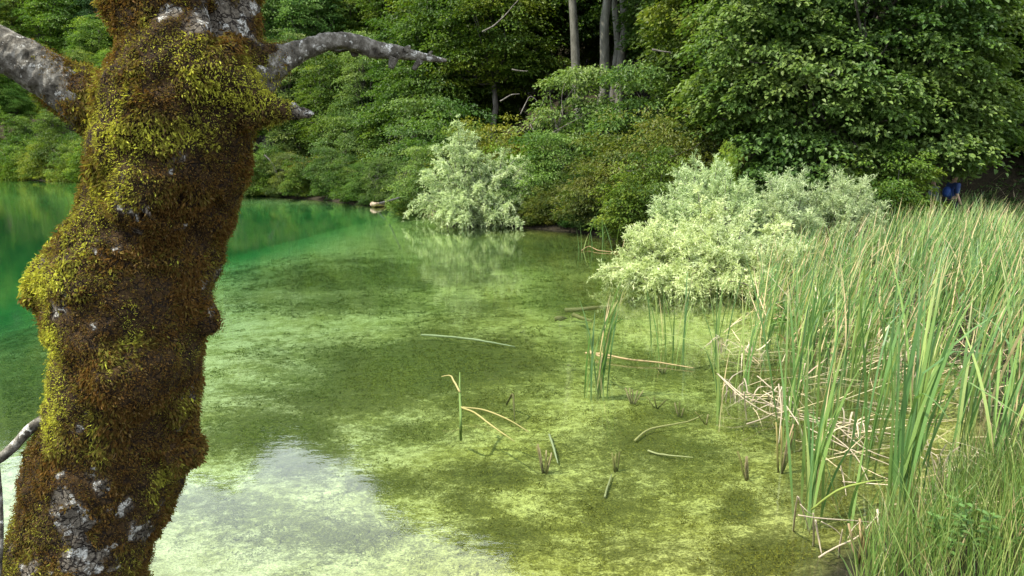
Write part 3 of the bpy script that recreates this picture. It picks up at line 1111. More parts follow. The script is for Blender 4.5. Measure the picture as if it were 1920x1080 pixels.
proto("tall_b", 27, [(0, 0, 15.0, 3.3, 3.3, 4.6), (1.5, -.8, 10.5, 3.0, 3.0, 2.6), (-1.7, .4, 9.0, 2.8, 2.8, 3.0)], 19, .30, 90, M_LEAF, M_BARK, nclump=900, per=56, crad=.9, L=.20, W=.14, cols=BLUISH, droop=.3, flat=.28, fill=.36)
proto("tall_c", 28, [(0, 0, 15.0, 3.4, 3.4, 4.2), (1.5, -.6, 12.0, 2.4, 2.4, 1.8)], 18.5, .27, 50, M_LEAF, M_PALEBARK, nclump=420, per=56, crad=.9, L=.20, W=.14, cols=GREENS, droop=.3, flat=.28, fill=.36, brmin=.6)
# conifer: drooping tiers
cone = [(0, 0, 2 + k * 1.35, 2.6 * (1 - k / 8.6), 2.6 * (1 - k / 8.6), .55) for k in range(8)]
proto("conifer", 24, cone, 13, .17, 60, M_LEAF, M_BARK, nclump=430, per=60, crad=.55, L=.22, W=.07, cols=[(.018, .040, .016), (.028, .058, .022), (.045, .080, .030)], droop=.6, flat=.25, fill=.35, hang=.2)
# the great broadleaf by the marsh
proto("broadleaf", 25, [(0, 0, 6.4, 3.3, 2.8, 3.3), (-2.2, -.4, 5.0, 1.9, 1.8, 2.2), (2.1, -.3, 5.0, 1.9, 1.9, 2.1), (-.4, -1.0, 3.5, 2.7, 1.7, 1.3), (1.4, -.6, 3.0, 1.9, 1.6, .9), (-2.2, 0, 3.4, 1.6, 1.6, 1.2), (-1.3, -1.3, 1.8, 2.0, 1.1, .9), (1.8, -1.0, 2.2, 1.9, 1.3, .7), (2.6, -.6, 3.2, 1.5, 1.4, 1.2)],
      9, .22, 90, M_LEAF_BIG, M_BARK, nclump=1500, per=56, crad=.46, L=.118, W=.088, cols=[(.050, .105, .020), (.075, .140, .028), (.105, .170, .036), (.14, .20, .048)], droop=.55, flat=.2, kind='hex', fill=.32, jit=.36, up=1.25)


def X(px, y):                            # sideways position for a picture column at forward distance y
    return (px - 960) / F * (y * CT + (CAMZ - .5) * ST)


RZ = lambda k: (k * 2.399) % 6.283
# ---- the near right side
plant("broadleaf", "broadleaf_tree", X(1555, 19.5), 19.5, 1.0, 0, "great broadleaf tree with glossy round leaves overhanging the reed marsh", "tree", tint=(1, 1, 1))
plant("willow_a", "silver_willow", X(890, 25), 25.0, 1.18, 0, "silvery willow bush trailing its branches into the lake on the opposite bank", "willow", tint=(1.2, 1.2, 1.15), z=-.1)
plant("willow_c", "silver_willow", X(1325, 15.6), 15.6, 1.02, 2.0, "upright pale willow bush rising behind the rounded yellow green one", "willow", z=-.05, tint=(1.15, 1.17, 1.1))
plant("willow_c", "silver_willow", X(1470, 15.2), 15.2, .88, 4.4, "wispy whitish willow bush between the reeds and the great broadleaf tree", "willow", z=0, tint=(1.1, 1.1, 1.1))
plant("willow_c", "silver_willow", X(1575, 15.4), 15.4, .86, .7, "low pale willow bush at the foot of the great broadleaf tree", "willow", z=0, tint=(1.08, 1.08, 1.05))
plant("willow_b", "yellow_green_willow", X(1310, 12.8), 12.8, 1.0, 0, "rounded bright yellow green willow bush leaning over the shallow water", "willow", z=-.1, tint=(1.08, 1.1, .88))
plant("willow_b", "yellow_green_willow", X(1390, 12.2), 12.2, .8, 2.6, "small bright willow bush among the reeds right of the rounded one", "willow", z=-.05, tint=(1.05, 1.08, .95))
plant("shrub_c", "young_shrub", X(1352, 16.8), 16.8, .75, 1.0, "slender lime green sapling tip poking above the upright pale willow", "shrub", tint=(1.2, 1.5, 1.2), z=.75, sxy=.22)

# ---- shrubs along the opposite bank, left to right: (kind, px, distance, scale, tint, label)
bank = [
    ("shrub_b", 452, 47, 1.05, (1, 1, .9), "low dense green shrub emerging right behind the mossy trunk at the waterline"),
    ("shrub_a", 500, 46.5, 1.0, (.9, 1, .8), "dark green shrub with bare bowed stems at the waterline"),
    ("shrub_c", 548, 46, 1.05, (.8, .85, .9), "spreading olive shrub left of the rust tinged bush"),
    ("shrub_c", 592, 45, .95, (1.15, .95, .75), "rust and yellow tinged bush on the far waterline"),
    ("shrub_b", 660, 44, 1.35, (1, 1.02, 1), "tall round grey green shrub in the middle of the far bank"),
    ("shrub_a", 715, 42, 1.0, (1.15, 1.1, .8), "yellow green leafy shrub above the bleached log"),
    ("shrub_a", 640, 42.5, .62, (.8, .9, .8), "low dark shrub overhanging the water left of the bleached log"),
    ("shrub_b", 795, 31, .85, (1.35, 1.35, 1.3), "thin pale grey shrub just left of the trailing silvery willow"),
    ("shrub_c", 775, 30.5, .40, (.9, 1.0, .8), "low tussocky green bush beside the bleached log"),
    ("shrub_a", 985, 26.5, .95, (1.1, 1.25, .9), "fresh green shrub against the right side of the trailing silvery willow"),
    ("shrub_b", 1075, 27.5, 1.55, (1.1, 1.1, 1.05), "tall blue green shrub below the pale forest trunks"),
    ("shrub_b", 1035, 25.2, .85, (1, 1.15, .9), "green shrub hanging over the dark undercut bank"),
    ("shrub_c", 1150, 22.5, .98, (.70, .68, .9), "reddish brown tinged shrub on the bank right of the undercut"),
    ("shrub_c", 1235, 21.5, 1.45, (.66, .70, .75), "tall olive shrub in front of the great broadleaf tree"),
    ("shrub_b", 1190, 26, 1.5, (.95, 1.05, .9), "leafy green shrub behind the olive shrub"),
    ("shrub_a", 1095, 23.5, .55, (.8, .9, .75), "small dark shrub sagging over the bank stone"),
    ("shrub_a", 955, 24.6, .5, (.55, .7, .5), "small dark shrub in the shade of the undercut bank"),  # bank's shade put into the darker leaf tint
    ("shrub_a", 1215, 18.8, .75, (1, 1, .8), "small green shrub behind the upright pale willow's water side"),
    ("shrub_c", 930, 31, 1.55, (1.0, 1.0, .8), "yellow green shrub with dead twigs above the trailing silvery willow"),
    ("shrub_a", 860, 33, 1.45, (.85, 1.0, .95), "leafy dark shrub behind the trailing silvery willow"),
    ("shrub_b", 790, 38, 1.5, (.95, 1.05, 1.0), "blue green shrub filling the bank behind the thin pale shrub"),
    ("shrub_a", 740, 44, 1.5, (.95, 1.0, .8), "upper green shrub above the yellow green one"),
    ("shrub_b", 1850, 29, 1.9, (.45, .55, .4), "taller shaded shrub behind the dark hollow near the right edge"),  # hollow's shade painted into the dark leaf tint, also on following shaded shrubs
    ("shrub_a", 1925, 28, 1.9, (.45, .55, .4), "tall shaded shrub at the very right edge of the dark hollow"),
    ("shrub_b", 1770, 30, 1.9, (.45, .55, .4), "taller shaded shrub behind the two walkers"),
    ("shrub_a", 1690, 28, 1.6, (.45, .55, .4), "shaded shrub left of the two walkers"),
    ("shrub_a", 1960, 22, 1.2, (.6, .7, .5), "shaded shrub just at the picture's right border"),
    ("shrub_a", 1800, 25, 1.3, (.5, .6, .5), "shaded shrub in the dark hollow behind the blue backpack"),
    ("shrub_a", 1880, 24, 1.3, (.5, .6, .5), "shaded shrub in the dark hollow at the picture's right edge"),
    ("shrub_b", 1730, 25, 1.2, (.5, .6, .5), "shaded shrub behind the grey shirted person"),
    ("shrub_a", 1650, 17.5, .75, (.9, 1.0, .8), "low leafy shrub under the great broadleaf tree's lower boughs"),
]
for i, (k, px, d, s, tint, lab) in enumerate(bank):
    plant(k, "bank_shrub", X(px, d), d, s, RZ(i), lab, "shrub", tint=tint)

# ---- single trees on the opposite bank
trees = [
    ("tree_b", 545, 55, .90, (1, 1, .9), "leafy tree behind the bare bowed stems"),
    ("tree_a", 625, 52, .78, (1.05, 1.05, .8), "yellow green tree behind the round grey green shrub"),
    ("tree_b", 700, 50, .80, (1, 1.05, 1.0), "blue green tree right of the lichen branch tip's end"),
    ("tree_a", 775, 44, .85, (.95, 1.05, .9), "bright crowned tree above the lichen branch"),
    ("tree_a", 505, 66, 1.15, (1, 1.05, .85), "tall light green tree just right of the mossy trunk's upper part"),
    ("tree_b", 590, 68, 1.2, (.95, 1, .9), "tall tree with pale crown between trunk and branch arch"),
    ("tree_a", 690, 62, 1.2, (1.15, 1.0, .7), "tall tree with a few orange leaves at the top"),
    ("tree_a", 835, 42, 1.0, (.9, .95, .75), "dark layered tree left of the pale forest trunks"),
    ("tree_c", 920, 40, .95, (1.0, 1.0, .65), "tree with yellow green tips and dead twigs by the pale trunks"),
    ("tall_c", 1090, 33, .9, (.8, .85, .6), "tall forest tree with a pale straight trunk, leftmost of three"),
    ("tall_c", 1114, 32, .95, (.8, .85, .6), "tall forest tree with a pale straight trunk, middle of three"),
    ("tall_c", 1168, 33, .9, (.8, .9, .6), "tall forest tree with a forked pale trunk, rightmost of three"),
    ("tree_c", 1010, 44, 1.1, (.7, .8, .6), "shaded forest tree deep behind the pale trunks"),
    ("tree_b", 1290, 31, 1.05, (.75, .85, .7), "shaded tree between the forked trunk and the great broadleaf tree"),
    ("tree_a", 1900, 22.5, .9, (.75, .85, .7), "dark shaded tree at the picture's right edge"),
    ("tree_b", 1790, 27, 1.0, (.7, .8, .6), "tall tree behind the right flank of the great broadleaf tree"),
]
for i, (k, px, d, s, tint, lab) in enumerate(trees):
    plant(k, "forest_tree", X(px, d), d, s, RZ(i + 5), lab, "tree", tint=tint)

wp = plant("tall_c", "forest_tree", X(1154, 33.2), 33.2, .8, .6, "slim pale trunked tree standing against the forked looking trunk", "tree", tint=(.8, .9, .6))

# ---- far left shore
far = [
    ("shrub_c", -10, 86, 1.7, (.9, .9, 1.0), "pale olive tree at the far lake edge, leftmost on the shore"),
    ("tree_a", 45, 92, .62, (1.0, 1.05, .9), "round green tree on the far shore under the left branch"),
    ("tree_a", 105, 90, .66, (1.05, 1.05, .9), "broad bushy tree on the far shore beside the mossy trunk"),
    ("shrub_a", 150, 88, 1.5, (.8, .95, .8), "low dark shrub at the far waterline beside the mossy trunk"),
    ("tree_b", 20, 104, .95, (1.0, 1.05, .9), "blue green tree behind the far shore trees under the left branch"),
    ("tree_a", 190, 110, 1.1, (1.35, 1.35, 1.15), "light green tree seen in the fork between left branch and trunk"),
    ("tree_b", 145, 118, 1.0, (1.15, 1.2, 1.0), "pale tree above the left branch beside the fork"),
    ("tree_b", 40, 128, 1.15, (.9, 1.0, .95), "dull green tree on the far hillside above the left branch"),
    ("conifer", 120, 132, 1.25, (1, 1, 1), "dark conifer on the far hillside above the left branch"),
    ("conifer", 75, 138, 1.2, (.9, 1, 1), "dark conifer half hidden left of the other hillside conifer"),
    ("tree_a", 225, 128, 1.0, (.9, 1, .9), "hillside tree touching the mossy trunk's left edge"),
]
for i, (k, px, d, s, tint, lab) in enumerate(far):
    plant(k, "far_shore_tree", X(px, d), d, s, RZ(i + 2), lab, "tree", tint=tuple(1.2 * c for c in tint), k=1.25)  # lifted tint paints distance haze into the far leaves

# ---- a fringe of shrubs down to the waterline
def d_shore(px):
    a = sorted([(u, v) for u, v in shore_px[8:]])
    return P(px, np.interp(px, [u for u, v in a], [v for u, v in a]))[1]


r_ = np.random.default_rng(9)
px = -230
while px < 430:
    d = d_shore(px) + 1.2
    plant(["shrub_a", "shrub_b", "shrub_c"][r_.integers(3)], "waterside_shrub", X(px, d), d, r_.uniform(1.3, 2.3), r_.uniform(0, 6.28), "one of the green shrubs lining the far left shore at the waterline", "shrub", "shrubs lining the far left shore",
          tint=(r_.uniform(1, 1.3), r_.uniform(1, 1.25), r_.uniform(.8, 1.1)), k=1)
    px += r_.uniform(24, 44)
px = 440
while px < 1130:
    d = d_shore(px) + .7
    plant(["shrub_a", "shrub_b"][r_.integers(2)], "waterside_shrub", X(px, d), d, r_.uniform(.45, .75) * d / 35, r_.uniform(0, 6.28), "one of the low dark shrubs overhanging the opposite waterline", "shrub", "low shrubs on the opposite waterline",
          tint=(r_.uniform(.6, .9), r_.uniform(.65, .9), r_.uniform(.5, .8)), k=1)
    px += r_.uniform(26, 44)
# ---- the closed forest behind
cnt = 0
r_ = np.random.default_rng(5)
TOPS = ([-400, 350, 620, 900, 1100, 2400], [20.0, 20.8, 22.0, 24.5, 29, 34])
for row, (px0, px1, d, step, low, key) in enumerate([
        (-330, 420, 122, 62, .42, 0), (-330, 420, 142, 66, .66, 0), (-330, 420, 160, 66, 1.0, 0),
        (420, 860, 68, 75, .62, 0), (400, 900, 80, 78, .85, 0), (380, 960, 94, 84, 1.0, 0),
        (860, 1480, 52, 90, .7, 1), (820, 1700, 64, 95, 1.0, 1), (1300, 2300, 33, 130, .62, 1), (1320, 2400, 43, 120, .9, 1), (1640, 2500, 31, 90, .55, 1), (1380, 1800, 29, 100, .95, 1), (760, 2300, 80, 90, 1.0, 1)]):
    px = px0
    while px < px1:
        dd = d * r_.uniform(.95, 1.06)
        kk = ["tall_a", "tall_b", "tree_a", "tall_a", "conifer", "tree_c"][r_.integers(6 if row < 3 else 4)]
        hh = {"tall_a": 19.5, "tall_b": 19.6, "tree_a": 11.2, "conifer": 12.6, "tree_c": 12.2}[kk]
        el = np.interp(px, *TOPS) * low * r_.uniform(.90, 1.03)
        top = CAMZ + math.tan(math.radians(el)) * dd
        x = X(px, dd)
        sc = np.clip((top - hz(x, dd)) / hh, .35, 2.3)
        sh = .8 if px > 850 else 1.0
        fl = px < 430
        t = np.array([r_.uniform(.85, 1.12), r_.uniform(.9, 1.05), r_.uniform(.7, .95)]) * (1.55 if fl else sh * 1.1)  # far hillside leaf colour lifted in place of haze
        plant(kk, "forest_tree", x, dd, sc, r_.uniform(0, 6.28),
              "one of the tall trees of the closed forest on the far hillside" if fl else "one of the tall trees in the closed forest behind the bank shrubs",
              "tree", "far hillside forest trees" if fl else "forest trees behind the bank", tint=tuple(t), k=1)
        px += step * r_.uniform(.75, 1.25)
        cnt += 1
print("forest", cnt)

# ---- low plants over the shaded forest floor behind the marsh
qf = np.random.default_rng(64)
fp = np.stack([qf.uniform(7, 36, 5200), qf.uniform(20, 44, 5200)], 1)
fz = height(fp)
okf = ~inside(fp, shore)
fp, fz = fp[okf], fz[okf]
nb = 16
fb = np.repeat(np.concatenate([fp, fz[:, None]], 1), nb, 0) + qf.normal(0, .20, (len(fp) * nb, 3)) * [1, 1, 0]
fb[:, 2] += qf.uniform(.03, .5, len(fb)) * np.repeat(qf.random(len(fp)), nb)
axf = nrm(qf.normal(0, 1, (len(fb), 3)) * [1, 1, .5])
V, f, k = leaves(fb, axf, np.array([0, 0, 1]) + qf.normal(0, .4, (len(fb), 3)), qf.uniform(.09, .2, len(fb)), qf.uniform(.05, .10, len(fb)), .2)
fcol = np.array([.045, .085, .02]) * qf.uniform(.5, 1.6, (len(fb), 1))
ff = obj("forest_undergrowth", mk_mesh("forest_undergrowth", V, f, np.repeat(fcol, k, 0), False, [M_LEAF]))
tag(ff, "dark low leafy plants covering the shaded forest floor behind the marsh", "undergrowth", kind="stuff")
#@@REEDS
# ------------------------------------------------------------------ reeds
def reed_cols(n, t_along, k, dead=.12, seed=0):
    r = np.random.default_rng(seed)
    g = np.array([(.080, .165, .050), (.115, .215, .060), (.17, .27, .070), (.28, .36, .11)])
    c = g[r.choice(4, n, p=[.3, .35, .22, .13])] * r.uniform(.8, 1.25, (n, 1))
    cc = np.repeat(c, k, 0)
    tip = np.repeat(r.random(n) < .28, k)
    tt = t_along[:, None]
    straw = np.array([.58, .46, .24])
    f = np.where(tip[:, None], smooth(.82, .99, tt), 0)
    cc = cc * (1 - f) + straw * f
    # pale sheathed foot
    f = smooth(.22, .0, tt) * .75
    cc = cc * (1 - f) + np.array([.30, .30, .12]) * f
    dd = np.repeat(r.random(n) < dead, k)
    cc[dd] = np.array([.46, .37, .20]) * np.repeat(r.uniform(.6, 1.35, n), k)[dd][:, None]
    return cc


def blade_set(p0, hgt, wid, lean_az, lean, spread, seed, dead=.12, kinkp=.12, seg=7):
    global rng
    rng = np.random.default_rng(seed)
    n = len(p0)
    az = rng.normal(lean_az, spread, n)
    th0 = np.abs(rng.normal(.05, .06, n)) + lean * .4
    bend = np.abs(rng.normal(.16, .16, n)) + lean
    kink = np.where(rng.random(n) < kinkp, rng.uniform(.5, .9, n), 2.0)
    kang = rng.uniform(.6, 1.9, n)
    V, f, k, t = strips(p0, az, th0, bend, hgt, wid, seg, kink, kang)
    return V, f, reed_cols(n, t, k, dead, seed + 1)


# dense marsh: a mass of leaves nobody could count
q = np.random.default_rng(77)
stand_px = [(1470, 372), (1560, 360), (1700, 350), (1840, 372), (1990, 385), (2100, 480), (2140, 700), (2080, 860), (1900, 860), (1800, 800),
            (1700, 740), (1600, 690), (1480, 640), (1400, 580), (1440, 530), (1460, 450)]
stand = np.array([P(a, b)[:2] for a, b in [(1500, 470), (1580, 440), (1720, 430), (1900, 440), (2200, 470), (2300, 620), (2300, 830), (2000, 860), (1860, 800), (1760, 760), (1660, 730), (1560, 700), (1460, 660), (1400, 590), (1430, 530)]])
lo, hi = stand.min(0), stand.max(0)
c = q.uniform(lo, hi, (6800, 2))
c = c[inside(c, stand)]
dens = fbm(np.concatenate([c, np.zeros((len(c), 1))], 1), .9, 4, 3)
c = c[dens > .42]
print("shoots", len(c), lo, hi)
per = 6
base = np.repeat(c, per, 0) + q.normal(0, .035, (len(c) * per, 2))
bz = np.maximum(height(base), -.35)
hh = np.repeat(q.uniform(.85, 1.75, len(c)), per) * q.uniform(.55, 1.05, len(base))
# the stand slopes down towards the open water
bpx = 960 + F * base[:, 0] / (base[:, 1] * CT + (CAMZ - .8) * ST)
cap = CAMZ - (np.interp(bpx, [1300, 1400, 1500, 1650, 1800, 1950, 2100], [490, 455, 420, 380, 358, 385, 400]) - HOR) / F * base[:, 1] - bz
hh = np.minimum(hh, np.maximum(cap, .3) * q.uniform(.5, 1.14, len(base)))
V, f, cc = blade_set(np.concatenate([base, bz[:, None]], 1), hh, q.uniform(.011, .020, len(base)), .12, .22, .9, 901, dead=.15, kinkp=.22)
reeds = obj("reed_bed", mk_mesh("reed_bed", V, f, cc, False, [M_REED]))
tag(reeds, "dense stand of green cattail reeds filling the marsh", "reeds", kind="stuff")

# low green herbs and dead litter between the reeds
c2 = q.uniform(lo, hi, (2600, 2))
c2 = c2[inside(c2, stand)]
n = 9
b2 = np.repeat(c2, n, 0) + q.normal(0, .14, (len(c2) * n, 2))
z2 = np.maximum(height(b2), -.05) + q.uniform(.02, .45, len(b2))
ax = nrm(q.normal(0, 1, (len(b2), 3)) * [1, 1, .4])
V, f, k = leaves(np.concatenate([b2, z2[:, None]], 1), ax, np.array([0, 0, 1]) + q.normal(0, .5, (len(b2), 3)), q.uniform(.04, .09, len(b2)), q.uniform(.02, .05, len(b2)), .2)
hc = np.array([.09, .17, .035]) * q.uniform(.6, 1.6, (len(b2), 1))
under = obj("undergrowth", mk_mesh("undergrowth", V, f, np.repeat(hc, k, 0), False, [M_LEAF]))
tag(under, "small leafy green herbs filling the gaps between the reeds", "undergrowth", kind="stuff")


def litter(poly, n, seed, zmin, zmax, Lr, Wr, azm=None, azs=9, lo_t=1.25, hi_t=1.65):
    r = np.random.default_rng(seed)
    a, b = poly.min(0), poly.max(0)
    c = r.uniform(a, b, (n * 4, 2))
    c = c[inside(c, poly)][:n]
    n = len(c)
    z = np.maximum(height(c), 0) + r.uniform(zmin, zmax, n)
    az = r.uniform(0, 6.28, n) if azm is None else r.normal(azm, azs, n)
    L = r.uniform(*Lr, n)
    th = r.uniform(lo_t, hi_t, n)
    V, f, k, t = strips(np.concatenate([c, z[:, None]], 1), az, th, r.normal(0, .15, n), L, r.uniform(*Wr, n), 4, np.where(r.random(n) < .3, r.uniform(.3, .8, n), 2.), r.uniform(-.6, .9, n), twist=r.normal(0, .9, n))
    col = np.array([.52, .42, .26]) * r.uniform(.5, 1.35, (n, 1)) * np.array([1, 1, 1]) + r.normal(0, .02, (n, 3))
    return V, f, np.repeat(np.clip(col, .02, .8), k, 0)


edge = np.array([P(a, b)[:2] for a, b in [(1330, 640), (1430, 560), (1600, 560), (1950, 640), (2000, 860), (1900, 1000), (1700, 1040), (1560, 900), (1460, 820), (1360, 740)]])
V1 = litter(edge, 420, 5, .0, .10, (.3, .9), (.008, .016), -.45, .7)
V2 = litter(stand, 1500, 6, .0, .35, (.3, .9), (.008, .016), None, 1, .5, 1.5)
V, f, cc = join([V1, V2])
straw = obj("dead_reed_litter", mk_mesh("dead_reed_litter", V, f, cc, False, [M_STRAW]))
tag(straw, "tangle of bleached dead reed leaves lying among the reeds", "straw", kind="stuff")


def on_water(px, py):
    p = P(px, py)
    return np.array([p[0], p[1], max(hz(p[0], p[1]), -.45)])


def clump(px, py, hpx, nl, seed, label, spread=.5, lean=.05, az=0.0, dead=.06, wid=(.013, .021), lens=None, rad=.05, kinkp=.10, parts=True):
    """a cattail clump: foot at a picture point on the water, its leaves each a part"""
    r = np.random.default_rng(seed)
    b = on_water(px, py)
    d = b[1]
    h = hpx * d / F / CT + (-b[2])
    e = obj("cattail_clump", None, None, tuple(b))
    tag(e, label, "cattail", "cattail clumps standing in the shallows")
    p0 = np.concatenate([r.normal(0, rad, (nl, 2)), np.zeros((nl, 1))], 1)
    hh = h * r.uniform(.55, 1.05, nl)
    hh[0] = h
    V, f, cc = blade_set(p0, hh, r.uniform(*wid, nl), az, lean, spread * 2.2, seed + 3, dead, kinkp, 9)
    # leaves fan outward from the middle of the clump
    k = len(V) // nl
    for i in range(nl):
        me = mk_mesh("cattail_leaf", V[i * k:(i + 1) * k], [f[0][i * 9:(i + 1) * 9] - i * k], cc[i * k:(i + 1) * k], False, [M_REED])
        obj("leaf", me, e)
    return e


CL = [
    (1118, 690, 215, 22, "slim cattail clump standing alone out in the open water", dict(lean=.14, az=.15, rad=.07, wid=(.018, .028))),
    (1680, 985, 560, 34, "tallest nearest cattail clump at the water's edge by the grass", dict(lean=.10, az=.1, rad=.06, wid=(.016, .025))),
    (1520, 950, 330, 22, "fan shaped cattail clump behind the bent white straws", dict(lean=.12, az=.25, rad=.06, wid=(.015, .023))),
    (1600, 1000, 190, 4, "few thin reed leaves between the fan shaped and the tallest clump", dict(lean=.1, az=.2)),
    (1480, 790, 350, 16, "cattail clump rising behind the lying straw raft", dict(lean=.08, az=.2, rad=.06)),
    (1545, 800, 330, 12, "cattail clump in the straw raft, right of the tall one behind it", dict(lean=.1, az=.4)),
    (1625, 860, 340, 16, "broad leaved cattail clump left behind the tallest nearest clump", dict(lean=.12, az=.2, wid=(.015, .024))),
    (1790, 880, 420, 18, "cattail clump leaning over the bluish reeds by the grass", dict(lean=.16, az=.1, wid=(.014, .022))),
    (1352, 745, 220, 7, "thin cattail clump at the left end of the straw raft", dict(lean=.06, az=2.5)),
    (1400, 700, 200, 8, "short cattail clump behind the left end of the straw raft", dict(lean=.08, az=.3)),
    (1275, 645, 170, 9, "small cattail clump in line with the shore reeds, standing in shallows", dict(lean=.08, az=.5)),
    (1240, 640, 140, 6, "smallest cattail clump left in the shallows before the yellow green willow", dict(lean=.06, az=2.7)),
    (1345, 640, 160, 8, "cattail clump at the tip of the marsh near white straw tufts", dict(lean=.08, az=.4)),
    (1430, 640, 185, 12, "cattail clump behind the white straw tufts", dict(lean=.1, az=.3)),
    (1515, 680, 240, 14, "cattail clump at the front of the dense reed stand", dict(lean=.1, az=.2)),
    (1100, 470, 80, 7, "thin reeds standing in water before the bank stone", dict(lean=.05, az=.5, rad=.12)),
    (1130, 470, 70, 6, "thin reeds just left of the yellow green willow", dict(lean=.08, az=.6, rad=.12)),
    (1165, 500, 90, 5, "thin reeds at the water tip of the yellow green willow", dict(lean=.12, az=.2, rad=.12)),
    (1178, 415, 50, 8, "short reeds on the bank between the bank stone and willow", dict(lean=.1, az=.6, rad=.2)),
    (1870, 930, 400, 14, "cattail clump at the picture's right edge behind the grass", dict(lean=.2, az=.1)),
    (1720, 760, 330, 16, "cattail clump in the marsh right behind the broad leaved clump", dict(lean=.12, az=.2)),
    (1660, 740, 300, 14, "cattail clump in the marsh above the broad leaved clump", dict(lean=.1, az=.2)),
    (1590, 720, 300, 14, "cattail clump in the marsh above the straw raft", dict(lean=.1, az=.2)),
]
for i, (px, py, hp, nl, lab, kw) in enumerate(CL):
    clump(px, py, hp, nl, 300 + i * 7, lab, **kw)

def tuft(px, py, n, hpx, seed, label):
    """pale dead leaves bent over in a bunch"""
    r = np.random.default_rng(seed)
    b = on_water(px, py)
    b[2] = max(b[2], -.05)
    h = hpx * b[1] / F
    e = obj("straw_tuft", None, None, tuple(b))
    tag(e, label, "straw", "white straw tufts at the marsh edge")
    p0 = np.concatenate([r.normal(0, .05, (n, 2)), np.zeros((n, 1))], 1)
    V, f, k, t = strips(p0, r.uniform(0, 6.28, n), np.abs(r.normal(.1, .2, n)), r.uniform(.3, 1.0, n), h * r.uniform(.9, 1.9, n), r.uniform(.008, .015, n), 9, r.uniform(.3, .6, n), r.uniform(.9, 2.0, n), twist=r.normal(0, .8, n))
    cc = np.array([.46, .39, .28]) * r.uniform(.5, 1.25, n)[:, None]
    for i in range(n):
        obj("leaf", mk_mesh("straw_leaf", V[i * k:(i + 1) * k], [f[0][i * 9:(i + 1) * 9] - i * k], np.broadcast_to(cc[i], (k, 3)), False, [M_STRAW]), e)


for a in [(1352, 655, 14, 40, 1, "white straw tuft at the left tip of the marsh"), (1402, 668, 18, 45, 2, "bigger white straw tuft right of the tip one"), (1380, 745, 14, 60, 3, "bleached straw tuft on the raft's left half"),
          (1466, 770, 14, 80, 4, "bleached straw tuft around the tall white straw"), (1600, 820, 14, 70, 5, "straw tuft at the foot of the broad leaved clump"), (1760, 920, 16, 110, 6, "tan straw tuft between the tallest clump and the grass"),
          (1560, 640, 16, 60, 7, "straw tuft at the front of the dense stand"), (1690, 690, 18, 90, 8, "pale straw tuft inside the stand, middle"), (1830, 760, 18, 120, 9, "pale straw tuft inside the stand near the right edge"), (1500, 590, 16, 50, 10, "straw tuft behind the front clumps below the willow")]:
    tuft(*a)

# ---- cut stubs and loose stalks in the open water
def stub(px, py, n, hpx, seed, label, dead=.5):
    r = np.random.default_rng(seed)
    b = on_water(px, py)
    e = obj("reed_stub", None, None, tuple(b))
    tag(e, label, "reed stub", "broken reed stubs in the shallows")
    h = hpx * b[1] / F
    for i in range(n):
        a = r.uniform(0, 6.28)
        o = np.array([np.cos(a), np.sin(a), 0]) * .035
        q0 = o * .5
        q1 = o * (1 + r.random()) + np.array([r.normal(0, .03), 0, h * r.uniform(.6, 1)])
        V, f = tube(gnarl(q0, q1, 4, .02, seed + i), np.array([.008, .008, .007, .006]), 6)
        cc = np.array([.20, .17, .06]) * r.uniform(.6, 1.3) if r.random() > dead else np.array([.34, .25, .14]) * r.uniform(.6, 1.2)
        obj("stalk", mk_mesh("reed_stalk", V, f, np.broadcast_to(cc, (len(V), 3)), True, [M_STRAW]), e)


for a in [(1022, 815, 7, 62, 1, "broken brown reed stub standing alone in open water"), (1158, 815, 4, 45, 2, "small drowned reed stub right of the brown one"),
          (1188, 700, 6, 32, 3, "short green reed stub near the floating straw"), (1232, 705, 3, 30, 4, "thin reed stub right beside the floating straw"), (1278, 720, 3, 30, 5, "drowned reed stub near the straw raft"),
          (1328, 735, 2, 36, 6, "bent reed stub left of the straw raft"), (1245, 648, 5, 26, 7, "green stub at the foot of the smallest cattail clump"), (1405, 840, 4, 60, 8, "dark reed stub below the straw raft"),
          (1465, 830, 5, 110, 9, "upright pale reed stub in front of the tall marsh clump"), (1610, 1050, 4, 90, 10, "reed stub at the bottom edge below the bent straws"), (1440, 700, 4, 60, 11, "reed stub among the white straw tufts")]:
    stub(*a)


def px_stalk(name, pts, wpx, label, cat, col, group=None, matl=None, sides=6, zoff=0.0, mode=None):
    """a stalk or stick through picture points, each with a height above the water"""
    w = []
    for (a, b, z) in pts:
        w.append(P(a, b, z))
    w = np.array(w)
    n = max(6, len(pts) * 4)
    s = spline(w, n)
    d = s[:, 1].mean()
    rr = wpx * d / F / 2 * np.concatenate([np.linspace(1, .9, n // 2), np.linspace(.9, .45, n - n // 2)])
    V, f = tube(s, rr, sides)
    V = V + (np.stack([fbm(V, 22, sd) for sd in (1, 2, 3)], 1) - .5) * rr.mean() * 1.2
    me = mk_mesh(name, V, f, np.broadcast_to(np.array(col), (len(V), 3)), True, [matl or M_STRAW])
    o = obj(name, me)
    tag(o, label, cat, group)
    return o


